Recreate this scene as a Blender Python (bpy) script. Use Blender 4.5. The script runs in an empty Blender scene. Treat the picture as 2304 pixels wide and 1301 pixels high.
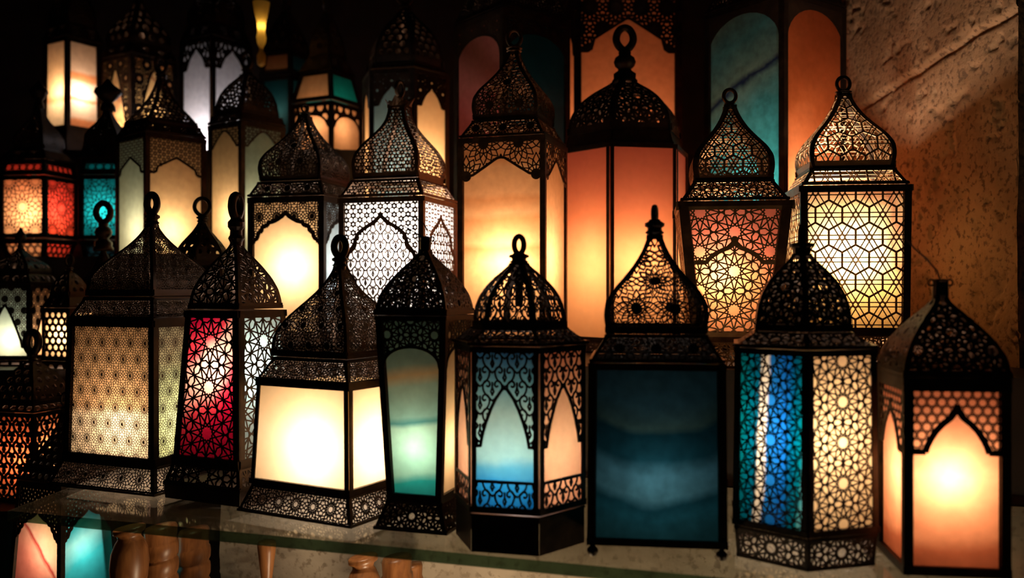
import bpy, math, random
import numpy as np

# ---------------------------------------------------------------- camera, world, exposure
scene = bpy.context.scene
CZ = 1.34
cam_data = bpy.data.cameras.new('camera')
cam_data.sensor_width = 36.0
cam_data.lens = 32.0
cam_data.clip_start = 0.05
cam_data.dof.use_dof = True
cam_data.dof.focus_distance = 1.58
cam_data.dof.aperture_fstop = 2.9
cam = bpy.data.objects.new('camera', cam_data)
scene.collection.objects.link(cam)
cam.location = (0, 0, CZ)
cam.rotation_euler = (math.radians(90), 0, 0)
scene.camera = cam

world = bpy.data.worlds.new('night')
scene.world = world
world.use_nodes = True
world.node_tree.nodes['Background'].inputs[0].default_value = (0.9, 0.75, 0.65, 1)
world.node_tree.nodes['Background'].inputs[1].default_value = 0.006

scene.view_settings.view_transform = 'Standard'
scene.view_settings.look = 'None'
scene.view_settings.exposure = 0.12
scene.view_settings.gamma = 1.0
scene.view_settings.use_curve_mapping = False
cy = scene.cycles
cy.use_denoising = True
cy.use_adaptive_sampling = True
cy.adaptive_threshold = 0.02
cy.max_bounces = 8
cy.diffuse_bounces = 3
cy.glossy_bounces = 3
cy.transmission_bounces = 5
cy.transparent_max_bounces = 12
cy.sample_clamp_indirect = 4.0
cy.caustics_reflective = False
cy.caustics_refractive = False

PI = math.pi
LEDGE = 1.2
STEPS = [(-2.4, -.40, 2.68, 3.45, 1.75), (-2.4, -.62, 2.28, 2.68, 1.42), (-2.4, -.78, 2.02, 2.28, 1.16), (-2.4, -.82, 1.80, 2.02, .90), (-2.4, -.70, 1.58, 1.80, .70)]
random.seed(7)

# ---------------------------------------------------------------- materials
def new_mat(name):
    m = bpy.data.materials.new(name)
    m.use_nodes = True
    nt = m.node_tree
    nt.nodes.clear()
    out = nt.nodes.new('ShaderNodeOutputMaterial')
    return m, nt, out

def link(nt, a, b):
    nt.links.new(a, b)

def c4(c):
    return (c[0], c[1], c[2], 1)

def metal(name, base, rough=0.42, metallic=0.75, worn=(0.2, 0.12, 0.07)):
    m, nt, out = new_mat(name)
    p = nt.nodes.new('ShaderNodeBsdfPrincipled')
    tc = nt.nodes.new('ShaderNodeTexCoord')
    nz = nt.nodes.new('ShaderNodeTexNoise')
    nz.inputs['Scale'].default_value = 45
    nz.inputs['Detail'].default_value = 6
    link(nt, tc.outputs['Object'], nz.inputs['Vector'])
    rp = nt.nodes.new('ShaderNodeValToRGB')
    rp.color_ramp.elements[0].position = 0.45
    rp.color_ramp.elements[0].color = c4(base)
    rp.color_ramp.elements[1].position = 0.85
    rp.color_ramp.elements[1].color = c4(worn)
    link(nt, nz.outputs['Fac'], rp.inputs['Fac'])
    link(nt, rp.outputs['Color'], p.inputs['Base Color'])
    p.inputs['Metallic'].default_value = metallic
    mr = nt.nodes.new('ShaderNodeMapRange')
    mr.inputs['To Min'].default_value = rough - 0.1
    mr.inputs['To Max'].default_value = rough + 0.15
    link(nt, nz.outputs['Fac'], mr.inputs['Value'])
    link(nt, mr.outputs['Result'], p.inputs['Roughness'])
    link(nt, p.outputs['BSDF'], out.inputs['Surface'])
    return m

M_IRON = metal('dark_iron', (0.020, 0.012, 0.008), worn=(0.06, 0.033, 0.018))
M_BRONZE = metal('brown_bronze', (0.055, 0.027, 0.012), 0.45, 0.7, (0.15, 0.075, 0.032))
M_FRET = metal('cut_sheet_iron', (0.026, 0.014, 0.008), 0.5, 0.55, (0.06, 0.032, 0.017))

M_BRASS = metal('worn_brass', (0.20, 0.12, 0.055), 0.42, 0.6, (0.34, 0.22, 0.11))

def glass_pane(name, stops, z0, z1, distort=0.25, scale=9.0, vein=None, tilt=0.0, axis='z', mott=0.12, T=0.30, hw=0.05, curve=0.0):
    """marbled onyx / painted glass: colour bands across the pane, translucent."""
    m, nt, out = new_mat(name)
    tc = nt.nodes.new('ShaderNodeTexCoord')
    oi = nt.nodes.new('ShaderNodeObjectInfo')
    sx = nt.nodes.new('ShaderNodeSeparateXYZ')
    link(nt, tc.outputs['Object'], sx.inputs['Vector'])
    mr = nt.nodes.new('ShaderNodeMapRange')
    mr.clamp = False
    mr.inputs['From Min'].default_value = z0 if axis == 'z' else -hw
    mr.inputs['From Max'].default_value = z1 if axis == 'z' else hw
    link(nt, sx.outputs['Z' if axis == 'z' else 'Y'], mr.inputs['Value'])
    nz = nt.nodes.new('ShaderNodeTexNoise')
    nz.noise_dimensions = '4D'
    nz.inputs['Scale'].default_value = scale
    nz.inputs['Detail'].default_value = 5
    nz.inputs['Roughness'].default_value = 0.55
    link(nt, tc.outputs['Object'], nz.inputs['Vector'])
    wm = nt.nodes.new('ShaderNodeMath'); wm.operation = 'MULTIPLY'; wm.inputs[1].default_value = 37.0
    link(nt, oi.outputs['Random'], wm.inputs[0])
    link(nt, wm.outputs[0], nz.inputs['W'])
    mm = nt.nodes.new('ShaderNodeMath'); mm.operation = 'MULTIPLY_ADD'
    mm.inputs[1].default_value = 2 * distort
    mm.inputs[2].default_value = -distort
    link(nt, nz.outputs['Fac'], mm.inputs[0])
    tl = nt.nodes.new('ShaderNodeMath'); tl.operation = 'MULTIPLY_ADD'
    tl.inputs[1].default_value = tilt
    link(nt, sx.outputs['Y' if axis == 'z' else 'Z'], tl.inputs[0])
    link(nt, mr.outputs['Result'], tl.inputs[2])
    ad = nt.nodes.new('ShaderNodeMath'); ad.operation = 'ADD'
    yy = nt.nodes.new('ShaderNodeMath'); yy.operation = 'MULTIPLY'
    link(nt, sx.outputs['Y'], yy.inputs[0]); link(nt, sx.outputs['Y'], yy.inputs[1])
    cv = nt.nodes.new('ShaderNodeMath'); cv.operation = 'MULTIPLY_ADD'; cv.inputs[1].default_value = -curve
    link(nt, yy.outputs[0], cv.inputs[0]); link(nt, tl.outputs[0], cv.inputs[2])
    link(nt, cv.outputs[0], ad.inputs[0])
    link(nt, mm.outputs[0], ad.inputs[1])
    rp = nt.nodes.new('ShaderNodeValToRGB')
    cr = rp.color_ramp
    while len(cr.elements) < len(stops):
        cr.elements.new(0.5)
    for e, (p, c) in zip(cr.elements, sorted(stops, key=lambda t: t[0])):
        e.position = p
        e.color = c4(c)
    link(nt, ad.outputs[0], rp.inputs['Fac'])
    col = rp.outputs['Color']
    # fine mottling
    n2 = nt.nodes.new('ShaderNodeTexNoise')
    n2.inputs['Scale'].default_value = 60
    n2.inputs['Detail'].default_value = 6
    link(nt, tc.outputs['Object'], n2.inputs['Vector'])
    m2 = nt.nodes.new('ShaderNodeMapRange')
    m2.inputs['From Min'].default_value = 0.3
    m2.inputs['From Max'].default_value = 0.7
    m2.inputs['To Min'].default_value = 1 - mott
    m2.inputs['To Max'].default_value = 1 + mott * 0.5
    link(nt, n2.outputs['Fac'], m2.inputs['Value'])
    mx = nt.nodes.new('ShaderNodeVectorMath'); mx.operation = 'SCALE'
    link(nt, col, mx.inputs[0])
    link(nt, m2.outputs['Result'], mx.inputs['Scale'])
    col = mx.outputs['Vector']
    if vein:
        vc, vs, vw = vein
        n3 = nt.nodes.new('ShaderNodeTexNoise')
        n3.noise_dimensions = '4D'
        n3.inputs['Scale'].default_value = vs
        n3.inputs['Detail'].default_value = 3
        link(nt, tc.outputs['Object'], n3.inputs['Vector'])
        link(nt, wm.outputs[0], n3.inputs['W'])
        ab = nt.nodes.new('ShaderNodeMath'); ab.operation = 'SUBTRACT'; ab.inputs[1].default_value = 0.5
        link(nt, n3.outputs['Fac'], ab.inputs[0])
        a2 = nt.nodes.new('ShaderNodeMath'); a2.operation = 'ABSOLUTE'
        link(nt, ab.outputs[0], a2.inputs[0])
        m3 = nt.nodes.new('ShaderNodeMapRange')
        m3.inputs['From Min'].default_value = 0.0
        m3.inputs['From Max'].default_value = vw
        m3.inputs['To Min'].default_value = 0.7
        m3.inputs['To Max'].default_value = 0.0
        link(nt, a2.outputs[0], m3.inputs['Value'])
        mi = nt.nodes.new('ShaderNodeMix'); mi.data_type = 'RGBA'
        link(nt, m3.outputs['Result'], mi.inputs[0])
        link(nt, col, mi.inputs[6])
        mi.inputs[7].default_value = c4(vc)
        col = mi.outputs[2]
    tr = nt.nodes.new('ShaderNodeBsdfTranslucent')
    df = nt.nodes.new('ShaderNodeBsdfDiffuse')
    ts = nt.nodes.new('ShaderNodeVectorMath'); ts.operation = 'SCALE'
    ts.inputs['Scale'].default_value = T / 0.72
    link(nt, col, ts.inputs[0])
    link(nt, ts.outputs['Vector'], tr.inputs['Color'])
    link(nt, col, df.inputs['Color'])
    ms = nt.nodes.new('ShaderNodeMixShader')
    ms.inputs[0].default_value = 0.72
    link(nt, df.outputs[0], ms.inputs[1])
    link(nt, tr.outputs[0], ms.inputs[2])
    gl = nt.nodes.new('ShaderNodeBsdfGlossy')
    gl.inputs['Roughness'].default_value = 0.25
    m4 = nt.nodes.new('ShaderNodeMixShader')
    m4.inputs[0].default_value = 0.03
    link(nt, ms.outputs[0], m4.inputs[1])
    link(nt, gl.outputs[0], m4.inputs[2])
    link(nt, m4.outputs[0], out.inputs['Surface'])
    return m

# ---------------------------------------------------------------- object helpers
COL = scene.collection

def tag(o, label=None, cat=None, group=None, kind=None):
    if label: o['label'] = label
    if cat: o['category'] = cat
    if group: o['group'] = group
    if kind: o['kind'] = kind
    return o

def link_mesh(name, me, mat, parent=None, rot=0.0, loc=(0, 0, 0)):
    o = bpy.data.objects.new(name, me)
    COL.objects.link(o)
    if mat is not None and len(me.materials) == 0:
        me.materials.append(mat)
    if parent is not None:
        o.parent = parent
    o.rotation_euler = (0, 0, rot)
    o.location = loc
    return o

def empty(name, loc, rz=0.0):
    o = bpy.data.objects.new(name, None)
    o.empty_display_size = 0.05
    COL.objects.link(o)
    o.location = loc
    o.rotation_euler = (0, 0, rz)
    return o

class MB:
    """collects vertices and faces for one mesh"""
    def __init__(self):
        self.v = []
        self.f = []
        self.n = 0
    def add(self, verts, faces):
        verts = np.asarray(verts, dtype=float).reshape(-1, 3)
        off = self.n
        self.v.append(verts)
        self.f.extend([tuple(int(i) + off for i in fc) for fc in faces])
        self.n += len(verts)
    def box(self, x0, x1, y0, y1, z0, z1):
        v = [(x, y, z) for z in (z0, z1) for y in (y0, y1) for x in (x0, x1)]
        self.add(v, [(0, 2, 3, 1), (4, 5, 7, 6), (0, 1, 5, 4), (2, 6, 7, 3), (0, 4, 6, 2), (1, 3, 7, 5)])
    def lathe(self, prof, seg=20, cap=True):
        n = len(prof)
        v = []
        for r, z in prof:
            for k in range(seg):
                a = 2 * PI * k / seg
                v.append((r * math.cos(a), r * math.sin(a), z))
        f = []
        for i in range(n - 1):
            for k in range(seg):
                k2 = (k + 1) % seg
                f.append((i * seg + k, i * seg + k2, (i + 1) * seg + k2, (i + 1) * seg + k))
        if cap:
            f.append(tuple(reversed(range(seg))))
            f.append(tuple((n - 1) * seg + k for k in range(seg)))
        self.add(v, f)
    def tube(self, pts, r, seg=8, closed=False):
        pts = [np.array(p, float) for p in pts]
        n = len(pts)
        v = []
        up = np.array((0.013, 0.021, 1.0))
        for i in range(n):
            a = pts[(i - 1) % n] if (closed or i > 0) else pts[i]
            b = pts[(i + 1) % n] if (closed or i < n - 1) else pts[i]
            d = b - a
            d = d / (np.linalg.norm(d) + 1e-9)
            s = np.cross(d, up)
            if np.linalg.norm(s) < 1e-3:
                s = np.cross(d, np.array((0.0, 1.0, 0.0)))
            s /= np.linalg.norm(s)
            u = np.cross(s, d)
            rr = r[i] if hasattr(r, '__len__') else r
            for k in range(seg):
                t = 2 * PI * k / seg
                v.append(pts[i] + rr * (math.cos(t) * s + math.sin(t) * u))
        f = []
        m = n if closed else n - 1
        for i in range(m):
            j = (i + 1) % n
            for k in range(seg):
                k2 = (k + 1) % seg
                f.append((i * seg + k, i * seg + k2, j * seg + k2, j * seg + k))
        if not closed:
            f.append(tuple(range(seg)))
            f.append(tuple((n - 1) * seg + k for k in reversed(range(seg))))
        self.add(v, f)
    def torus(self, cx, cz, a, b, m, seg=28, ms=8, point=0.0):
        """ring standing in the local XZ plane"""
        pts = []
        for k in range(seg):
            t = 2 * PI * k / seg
            z = b * math.sin(t)
            x = a * math.cos(t)
            if z < 0:
                x *= 1 - point * (-z / b) ** 2
            pts.append((cx + x, 0, cz + z))
        n = seg
        v = []
        for i in range(n):
            p = np.array(pts[i]); d = np.array(pts[(i + 1) % n]) - np.array(pts[i - 1])
            d /= np.linalg.norm(d)
            s = np.array((d[2], 0, -d[0]))
            for k in range(ms):
                t = 2 * PI * k / ms
                v.append(p + m * (math.cos(t) * s) + m * 1.1 * math.sin(t) * np.array((0, 1, 0)))
        f = []
        for i in range(n):
            j = (i + 1) % n
            for k in range(ms):
                k2 = (k + 1) % ms
                f.append((i * ms + k, i * ms + k2, j * ms + k2, j * ms + k))
        self.add(v, f)
    def mesh(self, name, smooth=False):
        me = bpy.data.meshes.new(name)
        if self.v:
            vv = np.concatenate(self.v)
            me.from_pydata(vv.tolist(), [], self.f)
        if smooth:
            for p in me.polygons:
                p.use_smooth = True
        me.update()
        return me
    def build(self, name, mat, parent=None, rot=0.0, loc=(0, 0, 0), smooth=False):
        return link_mesh(name, self.mesh(name, smooth), mat, parent, rot, loc)

# ---------------------------------------------------------------- developed sheet faces
class Prof:
    """side profile of an n-sided lantern section; a face unrolls to (w, s)"""
    def __init__(self, pts, n):
        self.n = n
        p = np.array(pts, float)
        self.r = p[:, 0]
        self.z = p[:, 1]
        ds = np.hypot(np.diff(self.r), np.diff(self.z))
        self.s = np.concatenate([[0], np.cumsum(ds)])
        self.H = float(self.s[-1])
        self.t = math.tan(PI / n)
    def rr(self, s): return np.interp(s, self.s, self.r)
    def zz(self, s): return np.interp(s, self.s, self.z)
    def hw(self, s): return self.rr(s) * self.t
    def map(self, w, s, off=0.0):
        w = np.asarray(w, float); s = np.asarray(s, float)
        e = 1e-4 + self.H * 0.01
        s0 = np.clip(s - e, 0, self.H); s1 = np.clip(s + e, 0, self.H)
        dr = self.rr(s1) - self.rr(s0); dz = self.zz(s1) - self.zz(s0)
        L = np.hypot(dr, dz) + 1e-12
        return np.stack([self.rr(s) + off * dz / L, w + 0 * s, self.zz(s) - off * dr / L], axis=-1)

def ribbons(mb, prof, segs, width, pred=None, off=0.0006, th=0.0014, step=0.0035):
    segs = np.asarray(segs, float).reshape(-1, 4)
    th = min(th, width * 0.45)
    if len(segs) == 0: return
    p = segs[:, :2]; q = segs[:, 2:]
    L = np.hypot(*(q - p).T)
    ok = L > 1e-6
    p, q, L = p[ok], q[ok], L[ok]
    d = (q - p) / L[:, None]
    ext = np.minimum(0.35 * width, 0.4 * L)[:, None]
    p = p - d * ext; q = q + d * ext
    k = np.maximum(1, np.ceil(L / step).astype(int))
    idx = np.repeat(np.arange(len(p)), k)
    first = np.concatenate([[0], np.cumsum(k)[:-1]])
    i = np.arange(len(idx)) - first[idx]
    a = p[idx] + (q - p)[idx] * (i / k[idx])[:, None]
    b = p[idx] + (q - p)[idx] * ((i + 1) / k[idx])[:, None]
    mid = (a + b) / 2
    if pred is not None:
        ok = pred(mid[:, 0], mid[:, 1])
        a, b, idx = a[ok], b[ok], idx[ok]
    if len(a) == 0: return
    dn = d[idx]
    nr = np.stack([-dn[:, 1], dn[:, 0]], -1) * width / 2
    c = np.stack([a + nr, b + nr, b - nr, a - nr], 1)
    c[..., 1] = np.clip(c[..., 1], 0, prof.H)
    top = prof.map(c[..., 0], c[..., 1], off)
    bot = prof.map(c[..., 0], c[..., 1], off - th)
    v = np.concatenate([top, bot], 1).reshape(-1, 3)
    base = np.arange(len(a)) * 8
    f = []
    for o in base.tolist():
        f.append((o + 3, o + 2, o + 1, o))
        f.append((o, o + 1, o + 5, o + 4))
        f.append((o + 3, o + 7, o + 6, o + 2))
    mb.add(v, f)

def discs(mb, prof, centers, rad, pred=None, seg=10, off=0.0009):
    for (w, s) in centers:
        if pred is not None and not bool(pred(np.array([w]), np.array([s]))[0]):
            continue
        a = np.linspace(0, 2 * PI, seg, endpoint=False)
        v = prof.map(w + rad * np.cos(a), np.clip(s + rad * np.sin(a), 0, prof.H), off)
        mb.add(v, [tuple(range(seg))])

def holes(mb, prof, S, pred, fill=0.40, solid3=True, off=0.0006):
    """sheet pierced by round holes on a triangular lattice; every third spot stays solid so holes ring it"""
    W = float(max(prof.r)) * prof.t
    rows = int(prof.H / (S * 0.866)) + 2
    cols = int(W / S) + 2
    A = np.linspace(0, 2 * PI, 12, endpoint=False)
    hexr = (S / 2) / np.cos(((A + PI / 6) % (PI / 3)) - PI / 6)
    for j in range(rows + 1):
        for i in range(-cols - 1, cols + 2):
            w = (i + 0.5 * (j % 2)) * S
            s = j * S * 0.866
            if not bool(pred(np.array([w]), np.array([s]))[0]): continue
            q = i - (j - (j % 2)) // 2 + (j % 2) * 0
            kind = (q - j) % 3
            ow = w + hexr * np.cos(A); os_ = np.clip(s + hexr * np.sin(A), 0, prof.H)
            if solid3 and kind == 0:
                r1 = S * fill * 0.55
            else:
                r1 = S * fill
            iw = w + r1 * np.cos(A); is_ = np.clip(s + r1 * np.sin(A), 0, prof.H)
            v = np.concatenate([prof.map(ow, os_, off), prof.map(iw, is_, off)])
            f = [(k, (k + 1) % 12, 12 + (k + 1) % 12, 12 + k) for k in range(12)]
            mb.add(v, f)

def sheet(mb, prof, lo, hi, umax, nu=24, off=0.0006):
    """solid sheet between the curves s=lo(u) and s=hi, |w| <= umax(s)"""
    us = np.linspace(-1, 1, nu * 2 + 1)
    v = []
    m = 5
    for u in us:
        l = lo(abs(u))
        for j in range(m):
            s = l + (hi - l) * j / (m - 1)
            v.append(prof.map(u * umax(s), s, off))
    f = []
    for i in range(len(us) - 1):
        for j in range(m - 1):
            f.append((i * m + j, (i + 1) * m + j, (i + 1) * m + j + 1, i * m + j + 1))
    mb.add(np.array(v), f)

# ---------------------------------------------------------------- cut-metal patterns (segments in the flat sheet)
def star_motif(n, a, rot, cx, cy, m, kmax):
    """interlaced star in a regular n-gon: lines leave each edge midpoint at angle m*pi/n"""
    out = []
    dl = m * PI / n
    for e in range(n):
        th = rot + 2 * PI * e / n
        for sg in (1, -1):
            k = kmax
            ang = k * PI / n
            den = math.cos(ang) + math.tan(dl) * math.sin(ang)
            rho = a / den
            x0, y0 = a * math.cos(th), a * math.sin(th)
            x1, y1 = rho * math.cos(th + sg * ang), rho * math.sin(th + sg * ang)
            out.append((cx + x0, cy + y0, cx + x1, cy + y1))
    return out

def lattice_tri(W, H, S, s0):
    pts = []
    rows = int(H / (S * 0.866)) + 3
    cols = int(W / S) + 2
    for j in range(-rows, rows + 1):
        for i in range(-cols, cols + 1):
            pts.append(((i + 0.5 * (j % 2)) * S, s0 + j * S * 0.866))
    return [p for p in pts if -S < p[1] < H + S and abs(p[0]) < W + S]

def pat_star12(W, H, S, s0):
    """twelve-fold strapwork: open stars ringed by petals, one column running up the middle"""
    out = []
    a = S / 2
    at = 2 * a * math.tan(PI / 12) / (2 * math.sqrt(3))
    cols = int(W / (S * 0.866)) + 2
    rows = int(H / S) + 3
    for i in range(-cols, cols + 1):
        for j in range(-rows, rows + 1):
            x, y = i * S * 0.866, s0 + (j + 0.5 * (i % 2)) * S
            if not (-S < y < H + S and abs(x) < W + S): continue
            out += star_motif(12, a, 0, x, y, 5, 3) + star_motif(12, a, 0, x, y, 2.5, 1)
            for sg in (1, -1):
                out += star_motif(3, at, PI if sg > 0 else 0, x + sg * S / math.sqrt(3), y, 1.25, 1)
    return out

def pat_star8(W, H, S, s0):
    out = []
    a = S / 2
    e = 2 * a * math.tan(PI / 8)
    rows = int(H / S) + 3; cols = int(W / S) + 2
    for j in range(-rows, rows + 1):
        for i in range(-cols, cols + 1):
            x, y = i * S, s0 + j * S
            if not (-S < y < H + S and abs(x) < W + S): continue
            out += star_motif(8, a, 0, x, y, 3, 2)
            out += star_motif(4, e / 2, PI / 4, x + S / 2, y + S / 2, 1.5, 1)
    return out

def pat_hexstar(W, H, S, s0):
    """hexagon grid, each cell crossed by three pairs of parallel bars that make a six-pointed star"""
    out = []
    thick = []
    R = S / math.sqrt(3)
    for (x, y) in lattice_tri(W, H, S, s0):
        for k in range(6):
            a0 = PI / 6 + k * PI / 3; a1 = a0 + PI / 3
            if k < 3:
                thick.append((x + R * math.cos(a0), y + R * math.sin(a0), x + R * math.cos(a1), y + R * math.sin(a1)))
        d = S * 0.085
        h = math.sqrt(1) * S * 0.5
        for k in range(3):
            t = k * PI / 3
            for sg in (1, -1):
                px, py = -math.sin(t) * d * sg, math.cos(t) * d * sg
                out.append((x + px - h * math.cos(t), y + py - h * math.sin(t), x + px + h * math.cos(t), y + py + h * math.sin(t)))
    return out, thick

def pat_rosette(W, H, S, s0, spokes=14, rin=0.075, rings=(0.19, 0.31, 0.43), zig=True):
    """wheels on a triangular lattice: hub, spokes, then layers of crossing arcs out to the neighbours"""
    out = []
    cen = lattice_tri(W, H, S, s0)
    for (x, y) in cen:
        q = lambda r, a: (x + S * r * math.cos(a), y + S * r * math.sin(a))
        for k in range(spokes):
            st = 2 * PI / spokes
            a = st * (k + 0.5)
            out.append(q(rin, a) + q(rings[0], a))
            lim = lambda b: min(0.5 / max(math.cos(((b + PI / 6) % (PI / 3)) - PI / 6), 0.5), 0.575)
            prev = [a]
            rr = list(rings) + [None]
            for li in range(len(rings)):
                off = 0.0 if li % 2 == 0 else st / 2
                for sg in (1, -1):
                    b0 = a + off; b1 = b0 + sg * st / 2
                    r0 = rings[li]; r1 = rings[li + 1] if li + 1 < len(rings) else lim(b1)
                    out.append(q(min(r0, lim(b0)), b0) + q(min(r1, lim(b1)), b1))
        for r in rings[:1]:
            for k in range(spokes):
                a = 2 * PI * (k + 0.5) / spokes; b = a + 2 * PI / spokes
                out.append(q(r, a) + q(r, b))
    return out, cen

def smooth_curve(pts, n=5):
    p = [np.array(q, float) for q in pts]
    p = [2 * p[0] - p[1]] + p + [2 * p[-1] - p[-2]]
    out = []
    for i in range(1, len(p) - 2):
        for k in range(n):
            t = k / n
            out.append(0.5 * (2 * p[i] + (p[i + 1] - p[i - 1]) * t + (2 * p[i - 1] - 5 * p[i] + 4 * p[i + 1] - p[i + 2]) * t * t
                              + (3 * p[i] - p[i - 1] - 3 * p[i + 1] + p[i + 2]) * t ** 3))
    out.append(p[-2])
    return out

HEART = smooth_curve([(0, -.50), (.15, -.37), (.31, -.20), (.385, .0), (.36, .18), (.26, .28), (.14, .25), (.10, .13), (.16, .05), (.24, .09)], 3)
def pat_scroll(W, H, S, s0):
    """hearts whose ends curl into scrolls, in a half-drop repeat, with a leaf inside each"""
    out = []
    def poly(pts):
        for a, b in zip(pts[:-1], pts[1:]):
            out.append((a[0], a[1], b[0], b[1]))
    Ht = S * 1.1
    rows = int(H / Ht) * 2 + 5; cols = int(W / S) + 2
    for j in range(-rows, rows + 1):
        for i in range(-cols, cols + 1):
            x, y = (i + 0.5 * (j % 2)) * S, s0 + j * Ht * 0.5
            if not (-S * 1.5 < y < H + S * 1.5 and abs(x) < W + S): continue
            for sg in (1, -1):
                poly([(x + sg * S * p[0], y + S * p[1]) for p in HEART])
            poly([(x, y - S * .28), (x + S * .06, y - S * .14), (x, y + S * .04), (x - S * .06, y - S * .14), (x, y - S * .28)])
            poly([(x, y + S * .04), (x, y + S * .22)])
    return out

def pat_cells(W, H, S, s0):
    """rounded pebble cells: hexagons shared with small triangles"""
    out = []
    for (x, y) in lattice_tri(W, H, S, s0):
        v = []
        for k in range(12):
            a = 2 * PI * k / 12
            r = S * (0.46 if k % 2 == 0 else 0.40)
            v.append((x + r * math.cos(a), y + r * math.sin(a)))
        for k in range(12):
            a, b = v[k], v[(k + 1) % 12]
            out.append((a[0], a[1], b[0], b[1]))
        for k in range(6):
            a = PI / 6 + k * PI / 3
            out.append((x + S * 0.40 * math.cos(a), y + S * 0.40 * math.sin(a), x + S * 0.577 * math.cos(a), y + S * 0.577 * math.sin(a)))
    return out

ARCH = {
    'cusp': [(0, 1), (.03, .93), (.10, .85), (.22, .76), (.34, .69), (.44, .66), (.50, .655), (.53, .58), (.58, .53), (.66, .52), (.69, .51), (.71, .40), (.75, .33), (.81, .315), (.83, .20), (.87, .11), (.94, .09), (.96, 0), (1, 0)],
    'tudor': [(0, 1), (.06, .97), (.45, .62), (.66, .42), (.70, .40), (.76, .08), (.84, 0), (1, 0)],
    'ogee': [(0, 1), (.05, .86), (.14, .74), (.30, .62), (.46, .46), (.58, .28), (.66, .12), (.70, 0), (1, 0)],
    'lancet': [(0, 1), (.10, .985), (.25, .86), (.45, .62), (.62, .38), (.78, .12), (.84, 0), (1, 0)],
    'point': [(0, 1), (.15, .88), (.35, .66), (.55, .4), (.72, .14), (.78, 0), (1, 0)],
    'round': [(0, 1), (.2, .98), (.4, .917), (.6, .8), (.75, .66), (.88, .475), (.96, .28), (1, 0)],
    'almond': [(0, 1), (.08, .99), (.30, .82), (.47, .64), (.65, .38), (.76, .17), (.82, 0), (1, 0)],
    'flat': [(0, 1), (.35, .93), (.6, .76), (.8, .48), (.92, .12), (.96, 0), (1, 0)],
    'chevron': [(0, 1), (.09, .97), (.16, .88), (.5, .4), (.72, .1), (1, 0)],
}
DOME = {
    'onion': [(0, .93), (.08, .98), (.18, 1.0), (.30, .97), (.42, .84), (.55, .62), (.68, .42), (.80, .28), (.90, .19), (1, .13)],
    'flask': [(0, .93), (.08, .98), (.2, 1.0), (.32, .95), (.45, .80), (.58, .58), (.7, .40), (.8, .30), (.9, .25), (1, .24)],
    'ogee': [(0, 1.0), (.10, 1.0), (.20, .98), (.32, .90), (.45, .74), (.58, .54), (.70, .36), (.82, .22), (.92, .13), (1, .08)],
    'dome': [(0, 1.0), (.15, 1.0), (.32, .96), (.48, .87), (.62, .74), (.75, .57), (.86, .38), (.94, .25), (1, .17)],
    'spire': [(0, 1.0), (.10, .94), (.25, .74), (.40, .53), (.55, .37), (.70, .25), (.85, .16), (1, .10)],
    'tent': [(0, 1.0), (.12, .985), (.28, .92), (.45, .78), (.62, .58), (.78, .36), (.90, .18), (1, .09)],
}

def smooth_profile(ctrl, r, z0, z1, n=26):
    t = np.array([c[0] for c in ctrl]); v = np.array([c[1] for c in ctrl])
    tt = np.linspace(0, 1, n)
    # monotone-ish cubic via dense interpolation and smoothing
    dn = np.linspace(0, 1, 201)
    y = np.interp(dn, t, v)
    k = np.ones(15) / 15
    yp = np.concatenate([2 * y[0] - y[7:0:-1], y, 2 * y[-1] - y[-2:-9:-1]])
    y = np.convolve(yp, k, 'valid')
    return [(r * float(np.interp(a, dn, y)), z0 + (z1 - z0) * a) for a in tt]

def add_pattern(mb, prof, pat, pred, s0=None):
    """pat = (kind, spacing, line width, extra)"""
    kind, S, lw = pat[0], pat[1], pat[2]
    W = float(max(prof.r)) * prof.t
    H = prof.H
    c = H / 2 if s0 is None else s0
    if kind == 'star12': ribbons(mb, prof, pat_star12(W, H, S, c), lw, pred)
    elif kind == 'star8': ribbons(mb, prof, pat_star8(W, H, S, c), lw, pred)
    elif kind == 'hexstar':
        a, b = pat_hexstar(W, H, S, c)
        ribbons(mb, prof, a, lw * 0.7, pred)
        ribbons(mb, prof, b, lw * 1.25, pred)
    elif kind == 'rosette':
        a, cen = pat_rosette(W, H, S, c)
        ribbons(mb, prof, a, lw, pred)
        discs(mb, prof, cen, S * 0.07, pred)
    elif kind in ('sun', 'sunopen'):
        a, cen = pat_rosette(W, H, S, c, 14, 0.13, (0.25, 0.40), True)
        ribbons(mb, prof, a, lw, pred)
        if kind == 'sun': discs(mb, prof, cen, S * 0.15, pred, 14)
    elif kind == 'scroll': ribbons(mb, prof, pat_scroll(W, H, S, c), lw, pred)
    elif kind == 'cells': ribbons(mb, prof, pat_cells(W, H, S, c), lw, pred)
    elif kind == 'holes': holes(mb, prof, S, pred, 0.42 if lw == 0 else lw)

def edge_strips(mb, prof, b, bt=None, bb=None):
    bt = b if bt is None else bt
    bb = b if bb is None else bb
    ss = np.linspace(0, prof.H, max(2, len(prof.s)))
    for sg in (1, -1):
        segs = []
        for a, c in zip(ss[:-1], ss[1:]):
            segs.append((sg * (prof.hw(a) - b / 2), a, sg * (prof.hw(c) - b / 2), c))
        ribbons(mb, prof, segs, b, None, 0.0008, 0.0016, 1)
    for (s, bw) in ((bb / 2, bb), (prof.H - bt / 2, bt)):
        h = float(prof.hw(s))
        ribbons(mb, prof, [(-h, s, h, s)], bw, None, 0.0008, 0.0016, 0.02)

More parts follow.
